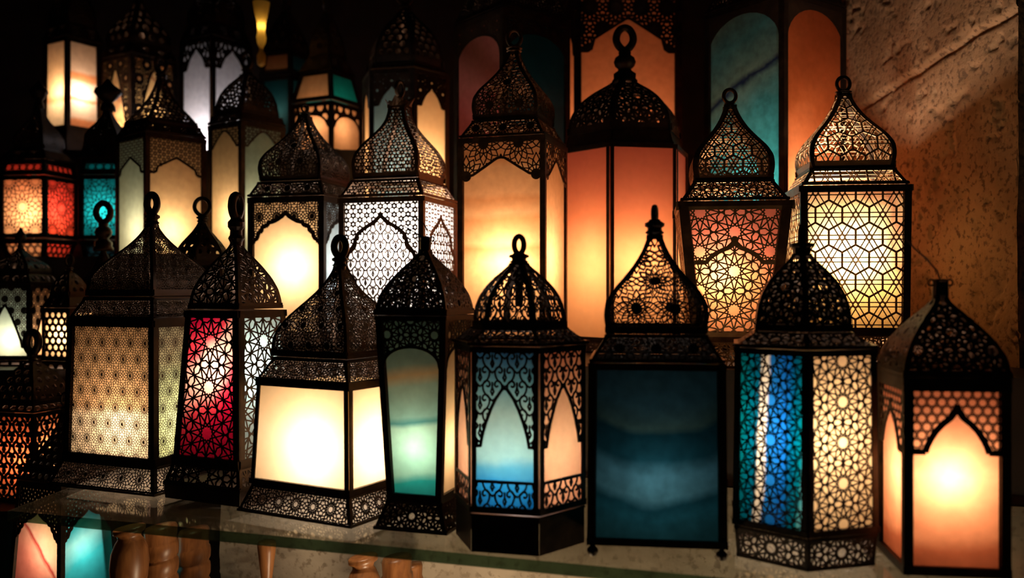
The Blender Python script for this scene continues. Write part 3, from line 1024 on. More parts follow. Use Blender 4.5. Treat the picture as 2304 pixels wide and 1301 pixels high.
# every lantern: place, turn, section heights (m above its foot) and apothems, patterns, lamp (W, height, colour)
LANTERNS = [
 {'name': 'lantern',
  'label': 'square lantern with tan panels of fine rosettes, first on the glass shelf',
  'group': 'lanterns on the glass shelf',
  'n': 4,
  'x': -0.6504,
  'y': 1.6445,
  'z0': 1.0,
  'yaw': -1.9606,
  'post': 0.0118,
  'ring_yaw': 0,
  'point': 0.4,
  'ring_m': 0.3,
  'ring_w': 0.72,
  'collar': 0.3,
  'secs': [{'k': 'base', 'z0': 0.0, 'z1': 0.0451, 'r0': 0.1188, 'r1': 0.1016, 'pat': ('rosette', 0.03987, 0.00126), 'b': 0.0066},
           {'k': 'body',
            'z0': 0.0451,
            'z1': 0.287,
            'r0': 0.1016,
            'r1': 0.0965,
            'panes': {0: 'tan_onyx', 1: 'pale_green', -1: 'tan_onyx', '*': 'tan_onyx'},
            'pat': ('rosette', 0.03175, 0.00078)},
           {'k': 'skirt', 'z0': 0.287, 'z1': 0.3253, 'r0': 0.0965, 'r1': 0.0772, 'pat': ('rosette', 0.03396, 0.00111), 'b': 0.0066},
           {'k': 'dome', 'z0': 0.3298, 'z1': 0.4568, 'r0': 0.0752, 'r1': 0.0, 'shape': 'ogee', 'pat': ('rosette', 0.03101, 0.00111), 'b': 0.0059}],
  'fz': (0.4568, 0.5187),
  'neck': 0.0096,
  'lamp_off': (0.0134, -0.034),
  'lamp': (2.257, 0.1055, (1, 0.7, 0.5))},
 {'name': 'lantern',
  'label': 'star-lattice lantern with one red and one blue side on the glass shelf',
  'group': 'lanterns on the glass shelf',
  'n': 4,
  'x': -0.4612,
  'y': 1.5218,
  'z0': 1.0,
  'yaw': -2.0134,
  'post': 0.012,
  'ring_yaw': 1.15,
  'point': 0.3,
  'ring_m': 0.28,
  'ring_w': 0.7,
  'collar': 0.45,
  'slot': 0.2,
  'secs': [{'k': 'box', 'z0': 0.0, 'z1': 0.0237, 'r0': 0.0782, 'r1': 0.0793},
           {'k': 'base', 'z0': 0.0237, 'z1': 0.0578, 'r0': 0.0793, 'r1': 0.0698, 'pat': ('star12', 0.06784, 0.00283), 'b': 0.0057},
           {'k': 'body', 'z0': 0.0578, 'z1': 0.305, 'r0': 0.0698, 'r1': 0.0559, 'panes': {0: 'red', 1: 'sky', '*': 'tan_onyx'}, 'pat': ('star12', 0.0735, 0.0024)},
           {'k': 'dome', 'z0': 0.3091, 'z1': 0.4184, 'r0': 0.052, 'r1': 0.0, 'shape': 'tent', 'pat': ('star12', 0.06784, 0.00297), 'b': 0.0049}],
  'fz': (0.4184, 0.5053),
  'neck': 0.0097,
  'lamp_off': (0.0058, -0.0192),
  'lamp': (1.68, 0.2061, (1, 0.77, 0.61))},
 {'name': 'lantern',
  'label': 'lantern with plain glowing cream panes and a fretted flared base on the glass shelf',
  'group': 'lanterns on the glass shelf',
  'n': 4,
  'x': -0.2721,
  'y': 1.4401,
  'z0': 1.0,
  'yaw': -2.0727,
  'post': 0.0083,
  'point': 0.3,
  'ring_m': 0.3,
  'ring_w': 0.78,
  'collar': 0.28,
  'slot': 0.2,
  'secs': [{'k': 'base', 'z0': 0.0, 'z1': 0.0403, 'r0': 0.1091, 'r1': 0.0936, 'pat': ('sunopen', 0.03324, 0.00179), 'b': 0.0051},
           {'k': 'body', 'z0': 0.0412, 'z1': 0.2, 'r0': 0.0965, 'r1': 0.0898, 'panes': {'*': 'cream_plain'}},
           {'k': 'skirt', 'z0': 0.2, 'z1': 0.2341, 'r0': 0.0898, 'r1': 0.0714, 'pat': ('sunopen', 0.02812, 0.0016), 'b': 0.0051},
           {'k': 'dome', 'z0': 0.2382, 'z1': 0.3755, 'r0': 0.0734, 'r1': 0.0, 'shape': 'ogee', 'pat': ('sun', 0.03579, 0.0016), 'b': 0.0051}],
  'fz': (0.3755, 0.429),
  'neck': 0.0091,
  'lamp_off': (0.0065, -0.0341),
  'lamp': (3.136, 0.1015, (1, 0.77, 0.61))},
 {'name': 'lantern',
  'label': 'tapered lantern with a green marbled arched pane and a wire hook on top',
  'group': 'lanterns on the glass shelf',
  'n': 4,
  'x': -0.126,
  'y': 1.3246,
  'z0': 1.0,
  'yaw': -1.8833,
  'post': 0.0092,
  'finial': 'wire',
  'wire': [(0.0, 0.0), (0.004, 0.008), (-0.002, 0.02), (-0.015, 0.03), (-0.028, 0.032), (-0.036, 0.026), (-0.03, 0.016), (-0.016, 0.008), (-0.004, 0.001)],
  'secs': [{'k': 'base', 'z0': 0.0, 'z1': 0.0406, 'r0': 0.0547, 'r1': 0.0408, 'pat': ('star12', 0.03806, 0.00258), 'b': 0.0055},
           {'k': 'body',
            'z0': 0.0406,
            'z1': 0.3022,
            'r0': 0.0408,
            'r1': 0.0536,
            'panes': {0: 'green_marble', '*': 'cream_amber'},
            'arch': ('round', 0.827, 0.72, ('star12', 0.04174, 0.00221), 0.0043),
            'rail_top': 0.0061},
           {'k': 'dome', 'z0': 0.3047, 'z1': 0.3972, 'r0': 0.0536, 'r1': 0.0, 'shape': 'tent', 'pat': ('star12', 0.03806, 0.00221), 'b': 0.0043}],
  'fz': (0.3972, 0.4166),
  'neck': 0.0065,
  'lamp_off': (0.0003, -0.0027),
  'lamp': (0.543, 0.1191, (1, 0.77, 0.61))},
 {'name': 'lantern',
  'label': 'six-sided lantern with pointed openings, round ribbed dome and solid black base',
  'group': 'lanterns on the glass shelf',
  'n': 6,
  'x': 0.0096,
  'y': 1.2436,
  'z0': 1.0,
  'yaw': -1.8129,
  'post': 0.0079,
  'point': 0.1,
  'ring_m': 0.26,
  'ring_w': 0.72,
  'collar': 0.3,
  'slot': 0.2,
  'secs': [{'k': 'box', 'z0': 0.0, 'z1': 0.0492, 'r0': 0.0776, 'r1': 0.0776},
           {'k': 'body',
            'z0': 0.0514,
            'z1': 0.2658,
            'r0': 0.0792,
            'r1': 0.0792,
            'panes': {0: 'blue_green', 1: 'peach', '*': 'peach'},
            'arch': ('almond', 0.742, 0.395, ('scroll', 0.03273, 0.00248), 0.004),
            'band': (0.189, ('scroll', 0.03273, 0.00248))},
           {'k': 'skirt', 'z0': 0.2671, 'z1': 0.2873, 'r0': 0.0824, 'r1': 0.0578, 'pat': ('scroll', 0.02822, 0.00226), 'b': 0.0034},
           {'k': 'dome', 'z0': 0.2883, 'z1': 0.3755, 'r0': 0.0554, 'r1': 0.0, 'shape': 'dome', 'pat': ('scroll', 0.02822, 0.00203), 'b': 0.0051, 'rib': 0.0056}],
  'fz': (0.3755, 0.4168),
  'neck': 0.0097,
  'lamp_off': (-0.0001, -0.0095),
  'socket': (0.0056, 0.316, 0.3707),
  'lamp': (0.809, 0.12, (1, 0.91, 0.86))},
 {'name': 'lantern',
  'label': 'lantern with one big dark teal pane standing on black ball feet',
  'group': 'lanterns on the glass shelf',
  'n': 4,
  'x': 0.1925,
  'y': 1.2281,
  'z0': 1.0,
  'yaw': -1.6978,
  'post': 0.0094,
  'ring_yaw': 1.2,
  'point': 0.2,
  'ring_m': 0.3,
  'ring_w': 0.8,
  'collar': 0.42,
  'secs': [{'k': 'feet', 'z0': 0.0, 'z1': 0.016, 'r0': 0.0074, 'r1': 0.0805},
           {'k': 'body', 'z0': 0.016, 'z1': 0.2462, 'r0': 0.0865, 'r1': 0.0848, 'panes': {0: 'deep_teal', '*': 'deep_teal'}, 'rail': 0.0088},
           {'k': 'skirt', 'z0': 0.2472, 'z1': 0.2809, 'r0': 0.0831, 'r1': 0.0632, 'pat': ('sun', 0.0464, 0.00155), 'b': 0.0044},
           {'k': 'dome', 'z0': 0.2839, 'z1': 0.4123, 'r0': 0.0658, 'r1': 0.0, 'shape': 'onion', 'pat': ('sun', 0.04861, 0.00155), 'b': 0.005}],
  'fz': (0.4135, 0.4554),
  'neck': 0.0096,
  'lamp_off': (-0.0048, -0.0308),
  'lamp': (0.269, 0.1081, (1, 0.91, 0.86))},
 {'name': 'lantern',
  'label': 'six-sided pebble lattice lantern with one deep blue side and one cream side',
  'group': 'lanterns on the glass shelf',
  'n': 6,
  'x': 0.3774,
  'y': 1.1853,
  'z0': 1.0,
  'yaw': -2.3317,
  'post': 0.0074,
  'finial': 'stub',
  'slot': 0.2,
  'secs': [{'k': 'base', 'z0': 0.0, 'z1': 0.0394, 'r0': 0.081, 'r1': 0.0844, 'pat': ('star12', 0.04465, 0.00234), 'b': 0.0043},
           {'k': 'body',
            'z0': 0.0415,
            'z1': 0.2657,
            'r0': 0.0862,
            'r1': 0.0836,
            'panes': {0: 'cobalt', 1: 'cream_amber', '*': 'cream_amber'},
            'pat': ('star12', 0.04943, 0.00191)},
           {'k': 'skirt', 'z0': 0.2668, 'z1': 0.2845, 'r0': 0.0844, 'r1': 0.0586, 'pat': ('star12', 0.04252, 0.00234), 'b': 0.0032},
           {'k': 'dome', 'z0': 0.2883, 'z1': 0.3854, 'r0': 0.0569, 'r1': 0.0, 'shape': 'dome', 'pat': ('star12', 0.0489, 0.00319), 'b': 0.0043}],
  'fz': (0.3854, 0.4242),
  'neck': 0.0104,
  'lamp_off': (-0.0075, -0.0236),
  'lamp': (1.912, 0.1581, (1, 0.77, 0.61))},
 {'name': 'lantern',
  'label': 'amber lantern with a pebble-fretted ogee arch, at the right end of the glass shelf',
  'group': 'lanterns on the glass shelf',
  'n': 4,
  'x': 0.5295,
  'y': 1.1253,
  'z0': 1.0,
  'yaw': -3.2741,
  'post': 0.0105,
  'finial': 'wire',
  'wire': [(0, 0), (-0.004, 0.012), (-0.018, 0.028), (-0.032, 0.04), (-0.042, 0.052)],
  'secs': [{'k': 'feet', 'z0': 0.0, 'z1': 0.0028, 'r0': 0.0029, 'r1': 0.053},
           {'k': 'body',
            'z0': 0.0028,
            'z1': 0.2353,
            'r0': 0.0589,
            'r1': 0.0589,
            'panes': {'*': 'orange_onyx'},
            'arch': ('ogee', 0.847, 0.612, ('cells', 0.01128, 0.00147), 0.0068),
            'rail_top': 0.0157},
           {'k': 'dome', 'z0': 0.2374, 'z1': 0.3304, 'r0': 0.0589, 'r1': 0.0, 'shape': 'tent', 'pat': ('star12', 0.04828, 0.00341), 'b': 0.0042}],
  'fz': (0.3304, 0.3524),
  'neck': 0.0077,
  'lamp_off': (-0.009, -0.0192),
  'lamp': (1.403, 0.1191, (1, 0.64, 0.41))},
 {'name': 'lantern',
  'label': 'cream lantern with a scalloped pointed arch screen, behind the red lantern',
  'group': 'lanterns on the stone ledge',
  'n': 4,
  'x': -0.4637,
  'y': 2.0389,
  'z0': 1.2,
  'yaw': -1.8236,
  'post': 0.0123,
  'point': 0.1,
  'ring_w': 0.9,
  'collar': 0.3,
  'secs': [{'k': 'base', 'z0': 0.0, 'z1': 0.0368, 'r0': 0.0983, 'r1': 0.0894, 'pat': ('sun', 0.04712, 0.0032), 'b': 0.0057},
           {'k': 'body',
            'z0': 0.0368,
            'z1': 0.3384,
            'r0': 0.0894,
            'r1': 0.0894,
            'panes': {0: 'cream_amber', 1: 'sky_dim', '*': 'cream_amber'},
            'arch': ('cusp', 0.881, 0.662, ('rosette', 0.04146, 0.00188), 0.0085)},
           {'k': 'skirt', 'z0': 0.3403, 'z1': 0.3728, 'r0': 0.0894, 'r1': 0.0733, 'pat': ('sun', 0.04712, 0.00207), 'b': 0.0057},
           {'k': 'dome', 'z0': 0.3764, 'z1': 0.5268, 'r0': 0.0742, 'r1': 0.0, 'shape': 'onion', 'pat': ('sun', 0.05089, 0.00207), 'b': 0.0057}],
  'fz': (0.5268, 0.5566),
  'neck': 0.009,
  'lamp_off': (0.0071, -0.0314),
  'lamp': (2.722, 0.1876, (1, 0.77, 0.61))},
 {'name': 'lantern',
  'label': 'white-lit lantern of pierced flowers round a scrollwork medallion',
  'group': 'lanterns on the stone ledge',
  'n': 4,
  'x': -0.2439,
  'y': 1.9803,
  'z0': 1.2,
  'yaw': -1.8786,
  'post': 0.0109,
  'ring_yaw': 0.6,
  'finial': 'crown',
  'metal': 'bronze',
  'secs': [{'k': 'base', 'z0': 0.0, 'z1': 0.0587, 'r0': 0.1054, 'r1': 0.0958, 'pat': ('sun', 0.04541, 0.00309), 'b': 0.0054},
           {'k': 'body', 'z0': 0.0587, 'z1': 0.3312, 'r0': 0.0958, 'r1': 0.0958, 'panes': {'*': 'white_glass'}, 'medallion': 0.01044},
           {'k': 'skirt', 'z0': 0.333, 'z1': 0.3706, 'r0': 0.0958, 'r1': 0.0757, 'pat': ('holes', 0.00863, 0.42), 'b': 0.0064},
           {'k': 'dome', 'z0': 0.3741, 'z1': 0.5389, 'r0': 0.0766, 'r1': 0.0, 'shape': 'flask', 'pat': ('holes', 0.00863, 0.4), 'b': 0.0073}],
  'fz': (0.5389, 0.5949),
  'neck': 0.0232,
  'lamp_off': (0.0042, -0.0342),
  'lamp': (7.14, 0.2276, (1, 0.91, 0.86))},
 {'name': 'lantern',
  'label': 'tall brown tower lantern with an amber pane under a shouldered arch screen',
  'group': 'lanterns on the stone ledge',
  'n': 4,
  'x': 0.0046,
  'y': 1.872,
  'z0': 1.2,
  'yaw': -1.8717,
  'post': 0.0103,
  'point': 0.1,
  'ring_w': 0.9,
  'metal': 'bronze',
  'secs': [{'k': 'base', 'z0': 0.0, 'z1': 0.0373, 'r0': 0.0949, 'r1': 0.0895, 'pat': ('sun', 0.06187, 0.00223), 'b': 0.0052},
           {'k': 'body',
            'z0': 0.0373,
            'z1': 0.4395,
            'r0': 0.0895,
            'r1': 0.0895,
            'panes': {0: 'honey_bands', '*': 'honey'},
            'arch': ('chevron', 0.893, 0.801, ('sun', 0.07219, 0.00241), 0.0052)},
           {'k': 'skirt', 'z0': 0.4418, 'z1': 0.4776, 'r0': 0.0868, 'r1': 0.0662, 'pat': ('sun', 0.05672, 0.00223), 'b': 0.0052},
           {'k': 'dome', 'z0': 0.4807, 'z1': 0.6267, 'r0': 0.068, 'r1': 0.0, 'shape': 'onion', 'pat': ('sun', 0.06187, 0.00223), 'b': 0.006}],
  'fz': (0.6267, 0.6779),
  'neck': 0.0119,
  'lamp_off': (-0.0001, -0.0322),
  'lamp': (3.234, 0.1982, (1, 0.64, 0.41))},
 {'name': 'lantern',
  'label': 'six-sided salmon pink glass tower with a star-pierced dome and ball finial',
  'group': 'lanterns on the stone ledge',
  'n': 6,
  'x': 0.2593,
  'y': 2.0936,
  'z0': 1.2,
  'yaw': -2.4283,
  'post': 0.0095,
  'finial': 'ball_ring',
  'slot': 0.2,
  'secs': [{'k': 'base', 'z0': 0.0, 'z1': 0.0262, 'r0': 0.1343, 'r1': 0.1317, 'b': 0.0057, 'pat': ('star12', 0.07236, 0.00571)},
           {'k': 'body', 'z0': 0.0262, 'z1': 0.4547, 'r0': 0.1317, 'r1': 0.1317, 'panes': {'*': 'salmon'}, 'rail': 0.0086},
           {'k': 'collar', 'z0': 0.4563, 'z1': 0.4906, 'r0': 0.1224, 'r1': 0.1132, 'pat': ('solid', 1, 1), 'b': 0.0057},
           {'k': 'dome', 'z0': 0.4885, 'z1': 0.6189, 'r0': 0.1145, 'r1': 0.0, 'shape': 'dome', 'pat': ('star12', 0.07427, 0.00571), 'b': 0.0095}],
  'fz': (0.6169, 0.7477),
  'neck': 0.0148,
  'lamp_off': (-0.0047, -0.0376),
  'lamp': (3.326, 0.2062, (1, 0.64, 0.41))},
 {'name': 'lantern',
  'label': 'tapered star-lattice lantern with a pinkish pane, left of the large bright one',
  'group': 'lanterns on the stone ledge',
  'n': 4,
  'x': 0.4018,
  'y': 1.6793,
  'z0': 1.2,
  'yaw': -1.7128,
  'post': 0.0169,
  'point': 0.0,
  'ring_m': 0.24,
  'ring_w': 1.0,
  'collar': 0.14,
  'fret': 'brass',
  'metal': 'bronze',
  'lamp_off': (-0.0281, -0.0338),
  'secs': [{'k': 'base', 'z0': 0.0, 'z1': 0.0483, 'r0': 0.0773, 'r1': 0.0715, 'pat': ('star12', 0.06133, 0.00261), 'b': 0.0046},
           {'k': 'body',
            'z0': 0.0483,
            'z1': 0.2937,
            'r0': 0.0715,
            'r1': 0.0966,
            'panes': {0: 'rose_onyx', '*': 'rose_onyx'},
            'pat': ('star12', 0.06899, 0.00245),
            'motif': ('ogee', 0.706, 0.564, 0.0077),
            'rail_top': 0.0092},
           {'k': 'skirt', 'z0': 0.2958, 'z1': 0.3329, 'r0': 0.0918, 'r1': 0.0676, 'pat': ('star12', 0.04446, 0.0023), 'b': 0.0054},
           {'k': 'dome', 'z0': 0.3341, 'z1': 0.4782, 'r0': 0.0705, 'r1': 0.0, 'shape': 'onion', 'pat': ('hexstar', 0.0322, 0.00307), 'b': 0.0054}],
  'fz': (0.4782, 0.5127),
  'neck': 0.0074,
  'lamp': (2.596, 0.1759, (1, 0.64, 0.41))},
 {'name': 'lantern',
  'label': 'large bright hexagon-lattice lantern beside the stone pier',
  'group': 'lanterns on the stone ledge',
  'n': 4,
  'x': 0.6346,
  'y': 1.7434,
  'z0': 1.2,
  'yaw': -3.2684,
  'post': 0.0122,
  'point': 0,
  'ring_m': 0.22,
  'ring_w': 1.0,
  'collar': 0.14,
  'fret': 'brass',
  'bulb_r': 0.03,
  'secs': [{'k': 'base', 'z0': 0.0, 'z1': 0.0576, 'r0': 0.0983, 'r1': 0.0944, 'pat': ('sun', 0.04053, 0.00276), 'b': 0.0049},
           {'k': 'body', 'z0': 0.0576, 'z1': 0.3285, 'r0': 0.0935, 'r1': 0.0963, 'panes': {'*': 'gold_onyx'}, 'pat': ('hexstar', 0.04701, 0.00292)},
           {'k': 'skirt', 'z0': 0.3305, 'z1': 0.3619, 'r0': 0.0925, 'r1': 0.0732, 'pat': ('hexstar', 0.04701, 0.00276), 'b': 0.0065},
           {'k': 'dome', 'z0': 0.3632, 'z1': 0.5133, 'r0': 0.0761, 'r1': 0.0, 'shape': 'onion', 'pat': ('hexstar', 0.04377, 0.00276), 'b': 0.0073}],
  'fz': (0.5133, 0.5507),
  'neck': 0.0111,
  'lamp_off': (-0.0165, -0.0453),
  'lamp': (18.155, 0.1984, (1, 0.77, 0.61))},
 {'name': 'lantern',
  'label': 'tall dim lantern with one pink pane and one dark teal pane',
  'group': 'tall lanterns at the back of the ledge',
  'n': 4,
  'x': -0.0013,
  'y': 2.3278,
  'z0': 1.2,
  'yaw': -2.4909,
  'post': 0.0149,
  'secs': [{'k': 'body',
            'z0': 0.0,
            'z1': 0.8175,
            'r0': 0.1054,
            'r1': 0.1054,
            'panes': {0: 'pink_red', '*': 'night_teal'},
            'arch': ('round', 0.938, 0.865, ('sun', 0.05322, 0.00532), 0.0053),
            'rail_top': 0.017},
           {'k': 'skirt', 'z0': 0.8197, 'z1': 0.9117, 'r0': 0.1054, 'r1': 0.0738, 'pat': ('sun', 0.05322, 0.00426), 'b': 0.0064},
           {'k': 'dome', 'z0': 0.915, 'z1': 1.1749, 'r0': 0.0759, 'r1': 0.0, 'shape': 'onion', 'pat': ('sun', 0.05322, 0.00426), 'b': 0.0064}],
  'fz': (1.1749, 1.2431),
  'neck': 0.0159,
  'lamp_off': (0.0, -0.038),
  'lamp': (4.732, 0.2453, (1, 0.64, 0.41))},
 {'name': 'lantern',
  'label': 'tall square lantern with a plain amber pane under a fretted shouldered arch',
  'group': 'tall lanterns at the back of the ledge',
  'n': 4,
  'x': 0.3029,
  'y': 2.5571,
  'z0': 1.2,
  'yaw': -1.5308,
  'post': 0.0177,
  'secs': [{'k': 'body',
            'z0': 0.0,
            'z1': 0.9441,
            'r0': 0.1429,
            'r1': 0.1429,
            'panes': {'*': 'dusk_amber'},
            'arch': ('tudor', 0.906, 0.812, ('sun', 0.06854, 0.00591), 0.0071),
            'rail_top': 0.0165},
           {'k': 'skirt', 'z0': 0.9465, 'z1': 1.0299, 'r0': 0.1429, 'r1': 0.1, 'pat': ('sun', 0.05908, 0.00473), 'b': 0.0071},
           {'k': 'dome', 'z0': 1.0313, 'z1': 1.3268, 'r0': 0.1029, 'r1': 0.0, 'shape': 'onion', 'pat': ('sun', 0.05908, 0.00473), 'b': 0.0071}],
  'fz': (1.3268, 1.4017),
  'neck': 0.0175,
  'lamp_off': (-0.0061, -0.0511),
  'lamp': (9.31, 0.3965, (1, 0.64, 0.41))},
 {'name': 'lantern',
  'label': 'tall lantern with round-headed panes, one veined teal and one burnt orange',
  'group': 'tall lanterns at the back of the ledge',
  'n': 4,
  'x': 0.6073,
  'y': 2.1059,
  'z0': 1.2,
  'yaw': -2.5128,
  'post': 0.0143,
  'secs': [{'k': 'body',
            'z0': 0.0,
            'z1': 0.7803,
            'r0': 0.1116,
            'r1': 0.1116,
            'panes': {0: 'vein_teal', '*': 'burnt_orange'},
            'arch': ('round', 0.969, 0.869, ('solid', 1, 1), 0.0048),
            'rail_top': 0.0114},
           {'k': 'skirt', 'z0': 0.7822, 'z1': 0.862, 'r0': 0.1116, 'r1': 0.0781, 'pat': ('sun', 0.04761, 0.00381), 'b': 0.0057},
           {'k': 'dome', 'z0': 0.8628, 'z1': 1.1174, 'r0': 0.0803, 'r1': 0.0, 'shape': 'onion', 'pat': ('sun', 0.04761, 0.00381), 'b': 0.0057}],
  'fz': (1.1174, 1.179),
  'neck': 0.0144,
  'lamp_off': (-0.0111, -0.0386),
  'lamp': (4.192, 0.3511, (1, 0.64, 0.41))},
 {'name': 'lantern',
  'label': 'tall six-sided lantern with a blue and an amber arched pane and a red pierced dome',
  'group': 'tall lanterns at the back of the ledge',
  'n': 6,
  'x': -0.3013,
  'y': 2.5716,
  'z0': 1.2,
  'yaw': -1.7911,
  'post': 0.012,
  'secs': [{'k': 'body',
            'z0': 0.0,
            'z1': 0.7364,
            'r0': 0.1104,
            'r1': 0.1104,
            'panes': {0: 'dim_blue', '*': 'cream_amber'},
            'arch': ('ogee', 0.946, 0.865, ('star12', 0.04785, 0.00598), 0.006)},
           {'k': 'collar', 'z0': 0.7396, 'z1': 0.7537, 'r0': 0.1071, 'r1': 0.0993, 'b': 0.0048, 'pat': ('solid', 1, 1)},
           {'k': 'dome', 'z0': 0.755, 'z1': 0.9192, 'r0': 0.0949, 'r1': 0.0, 'shape': 'dome', 'pat': ('cells', 0.02393, 0.00479), 'b': 0.012}],
  'fz': (0.9192, 1.0196),
  'neck': 0.0126,
  'lamp_off': (0.0037, -0.0316),
  'lamp': (4.116, 0.4565, (1, 0.64, 0.41))},
 {'name': 'lantern',
  'label': 'small lantern with amber and teal panes slanting under its dark roof',
  'group': 'lanterns on the dark stepped stand',
  'n': 4,
  'x': -0.5735,
  'y': 2.8233,
  'z0': 1.75,
  'yaw': -2.0355,
  'post': 0.012,
  'secs': [{'k': 'body', 'z0': 0.0, 'z1': 0.1538, 'r0': 0.077, 'r1': 0.077, 'panes': {'*': 'honey'}, 'arch': ('flat', 0.75, 0.49, ('cells', 0.03453, 0.00664), 0.0066)},
           {'k': 'upper', 'z0': 0.1591, 'z1': 0.2532, 'r0': 0.077, 'r1': 0.057, 'panes': {0: 'honey', '*': 'teal_bright'}},
           {'k': 'skirt', 'z0': 0.2544, 'z1': 0.3079, 'r0': 0.0616, 'r1': 0.0385, 'b': 0.0066, 'pat': ('sun', 0.05313, 0.00531)},
           {'k': 'dome', 'z0': 0.3107, 'z1': 0.4592, 'r0': 0.0385, 'r1': 0.0, 'shape': 'tent', 'b': 0.0106, 'pat': ('cells', 0.02922, 0.00664)}],
  'fz': (0.4592, 0.5143),
  'neck': 0.011,
  'lamp_off': (0.0055, -0.0272),
  'lamp': (0.56, 0.0846, (1, 0.64, 0.41))},
 {'name': 'lantern',
  'label': 'dim lantern with an orange and a dark blue upper pane, beneath the yellow glass vessel',
  'group': 'lanterns on the dark stepped stand',
  'n': 4,
  'x': -0.7635,
  'y': 3.0791,
  'z0': 1.75,
  'yaw': -1.9348,
  'post': 0.0132,
  'secs': [{'k': 'body', 'z0': 0.0, 'z1': 0.2968, 'r0': 0.0613, 'r1': 0.0613, 'panes': {'*': 'night_teal'}},
           {'k': 'upper', 'z0': 0.2997, 'z1': 0.3819, 'r0': 0.0613, 'r1': 0.0521, 'panes': {0: 'dusk_amber', '*': 'blue_dim'}},
           {'k': 'dome', 'z0': 0.3849, 'z1': 0.5379, 'r0': 0.0521, 'r1': 0.0, 'shape': 'tent', 'b': 0.0117, 'pat': ('cells', 0.03223, 0.00879)}],
  'fz': (0.5379, 0.5906),
  'neck': 0.012,
  'lamp_off': (0.0053, -0.0214),
  'lamp': (0.28, 0.1781, (1, 0.64, 0.41))},
 {'name': 'lantern',
  'label': 'bright lantern of white and orange banded onyx high on the left',
  'group': 'lanterns on the dark stepped stand',
  'n': 4,
  'x': -1.4162,
  'y': 2.934,
  'z0': 1.75,
  'yaw': -2.1024,
  'post': 0.0139,
  'secs': [{'k': 'base', 'z0': 0.0, 'z1': 0.0917, 'r0': 0.0645, 'r1': 0.0614, 'b': 0.0083, 'pat': ('sun', 0.05566, 0.00696)},
           {'k': 'body', 'z0': 0.0917, 'z1': 0.3846, 'r0': 0.0614, 'r1': 0.0595, 'panes': {0: 'band_cream', '*': 'band_orange'}},
           {'k': 'skirt', 'z0': 0.3855, 'z1': 0.4306, 'r0': 0.0645, 'r1': 0.0491, 'b': 0.0083, 'pat': ('sun', 0.05566, 0.00557)},
           {'k': 'dome', 'z0': 0.4334, 'z1': 0.6079, 'r0': 0.0491, 'r1': 0.0, 'shape': 'onion', 'b': 0.0111, 'pat': ('sun', 0.05566, 0.00557)}],
  'fz': (0.6079, 0.6795),
  'neck': 0.0115,
  'lamp_off': (0.0096, -0.0199),
  'lamp': (1.462, 0.2088, (1, 0.7, 0.5))},
 {'name': 'lantern',
  'label': 'amber lantern screened with dark flower fretwork, between two white-lit lanterns',
  'group': 'lanterns on the dark stepped stand',
  'n': 4,
  'x': -1.2588,
  'y': 3.0697,
  'z0': 1.75,
  'yaw': -2.1557,
  'post': 0.013,
  'secs': [{'k': 'body',
            'z0': 0.0,
            'z1': 0.357,
            'r0': 0.0864,
            'r1': 0.0864,
            'panes': {'*': 'gold_onyx'},
            'arch': ('lancet', 0.871, 0.266, ('sunopen', 0.05762, 0.0049), 0.0072)},
           {'k': 'skirt', 'z0': 0.3583, 'z1': 0.395, 'r0': 0.0907, 'r1': 0.0734, 'b': 0.0086, 'pat': ('sun', 0.05762, 0.00576)},
           {'k': 'dome', 'z0': 0.3986, 'z1': 0.565, 'r0': 0.0717, 'r1': 0.0, 'shape': 'onion', 'b': 0.0115, 'pat': ('cells', 0.03745, 0.00864)}],
  'fz': (0.565, 0.64),
  'neck': 0.012,
  'lamp_off': (0.0118, -0.0288),
  'lamp': (6.16, 0.125, (1, 0.7, 0.5))},
 {'name': 'lantern',
  'label': 'cool white lantern with two pointed arched panes',
  'group': 'lanterns on the dark stepped stand',
  'n': 4,
  'x': -1.0125,
  'y': 3.1142,
  'z0': 1.75,
  'yaw': -2.139,
  'post': 0.0146,
  'secs': [{'k': 'body',
            'z0': 0.0,
            'z1': 0.4286,
            'r0': 0.0827,
            'r1': 0.0827,
            'panes': {'*': 'cool_white'},
            'arch': ('ogee', 0.942, 0.754, ('scroll', 0.05859, 0.00879), 0.0088)},
           {'k': 'skirt', 'z0': 0.4316, 'z1': 0.4763, 'r0': 0.0827, 'r1': 0.0662, 'b': 0.0088, 'pat': ('sun', 0.05859, 0.00586)},
           {'k': 'dome', 'z0': 0.4793, 'z1': 0.6704, 'r0': 0.0662, 'r1': 0.0, 'shape': 'onion', 'b': 0.0117, 'pat': ('sun', 0.05859, 0.00586)}],
  'fz': (0.6704, 0.7312),
  'neck': 0.0122,
  'lamp_off': (0.0092, -0.0283),
  'lamp': (4.2, 0.06, (1, 0.93, 0.98))},
 {'name': 'lantern',
  'label': 'tall cream lantern with a fretted arch and a large dark ring, left of centre',
  'group': 'lanterns on the dark stepped stand',
  'n': 4,
  'x': -0.9323,
  'y': 2.4177,
  'z0': 1.42,
  'yaw': -2.2978,
  'post': 0.0124,
  'ring_m': 0.2,
  'ring_w': 0.8,
  'secs': [{'k': 'body',
            'z0': 0.0,
            'z1': 0.3181,
            'r0': 0.0834,
            'r1': 0.0834,
            'panes': {0: 'mint', '*': 'cream_yellow'},
            'arch': ('tudor', 0.809, 0.675, ('holes', 0.00786, 0.4), 0.0056)},
           {'k': 'skirt', 'z0': 0.3204, 'z1': 0.3483, 'r0': 0.0834, 'r1': 0.0709, 'b': 0.0067, 'pat': ('sun', 0.04492, 0.00449)},
           {'k': 'dome', 'z0': 0.3517, 'z1': 0.4849, 'r0': 0.0667, 'r1': 0.0, 'shape': 'spire', 'b': 0.0067, 'pat': ('holes', 0.01235, 0.34)}],
  'fz': (0.4778, 0.5416),
  'neck': 0.0106,
  'lamp_off': (0.0108, -0.028),
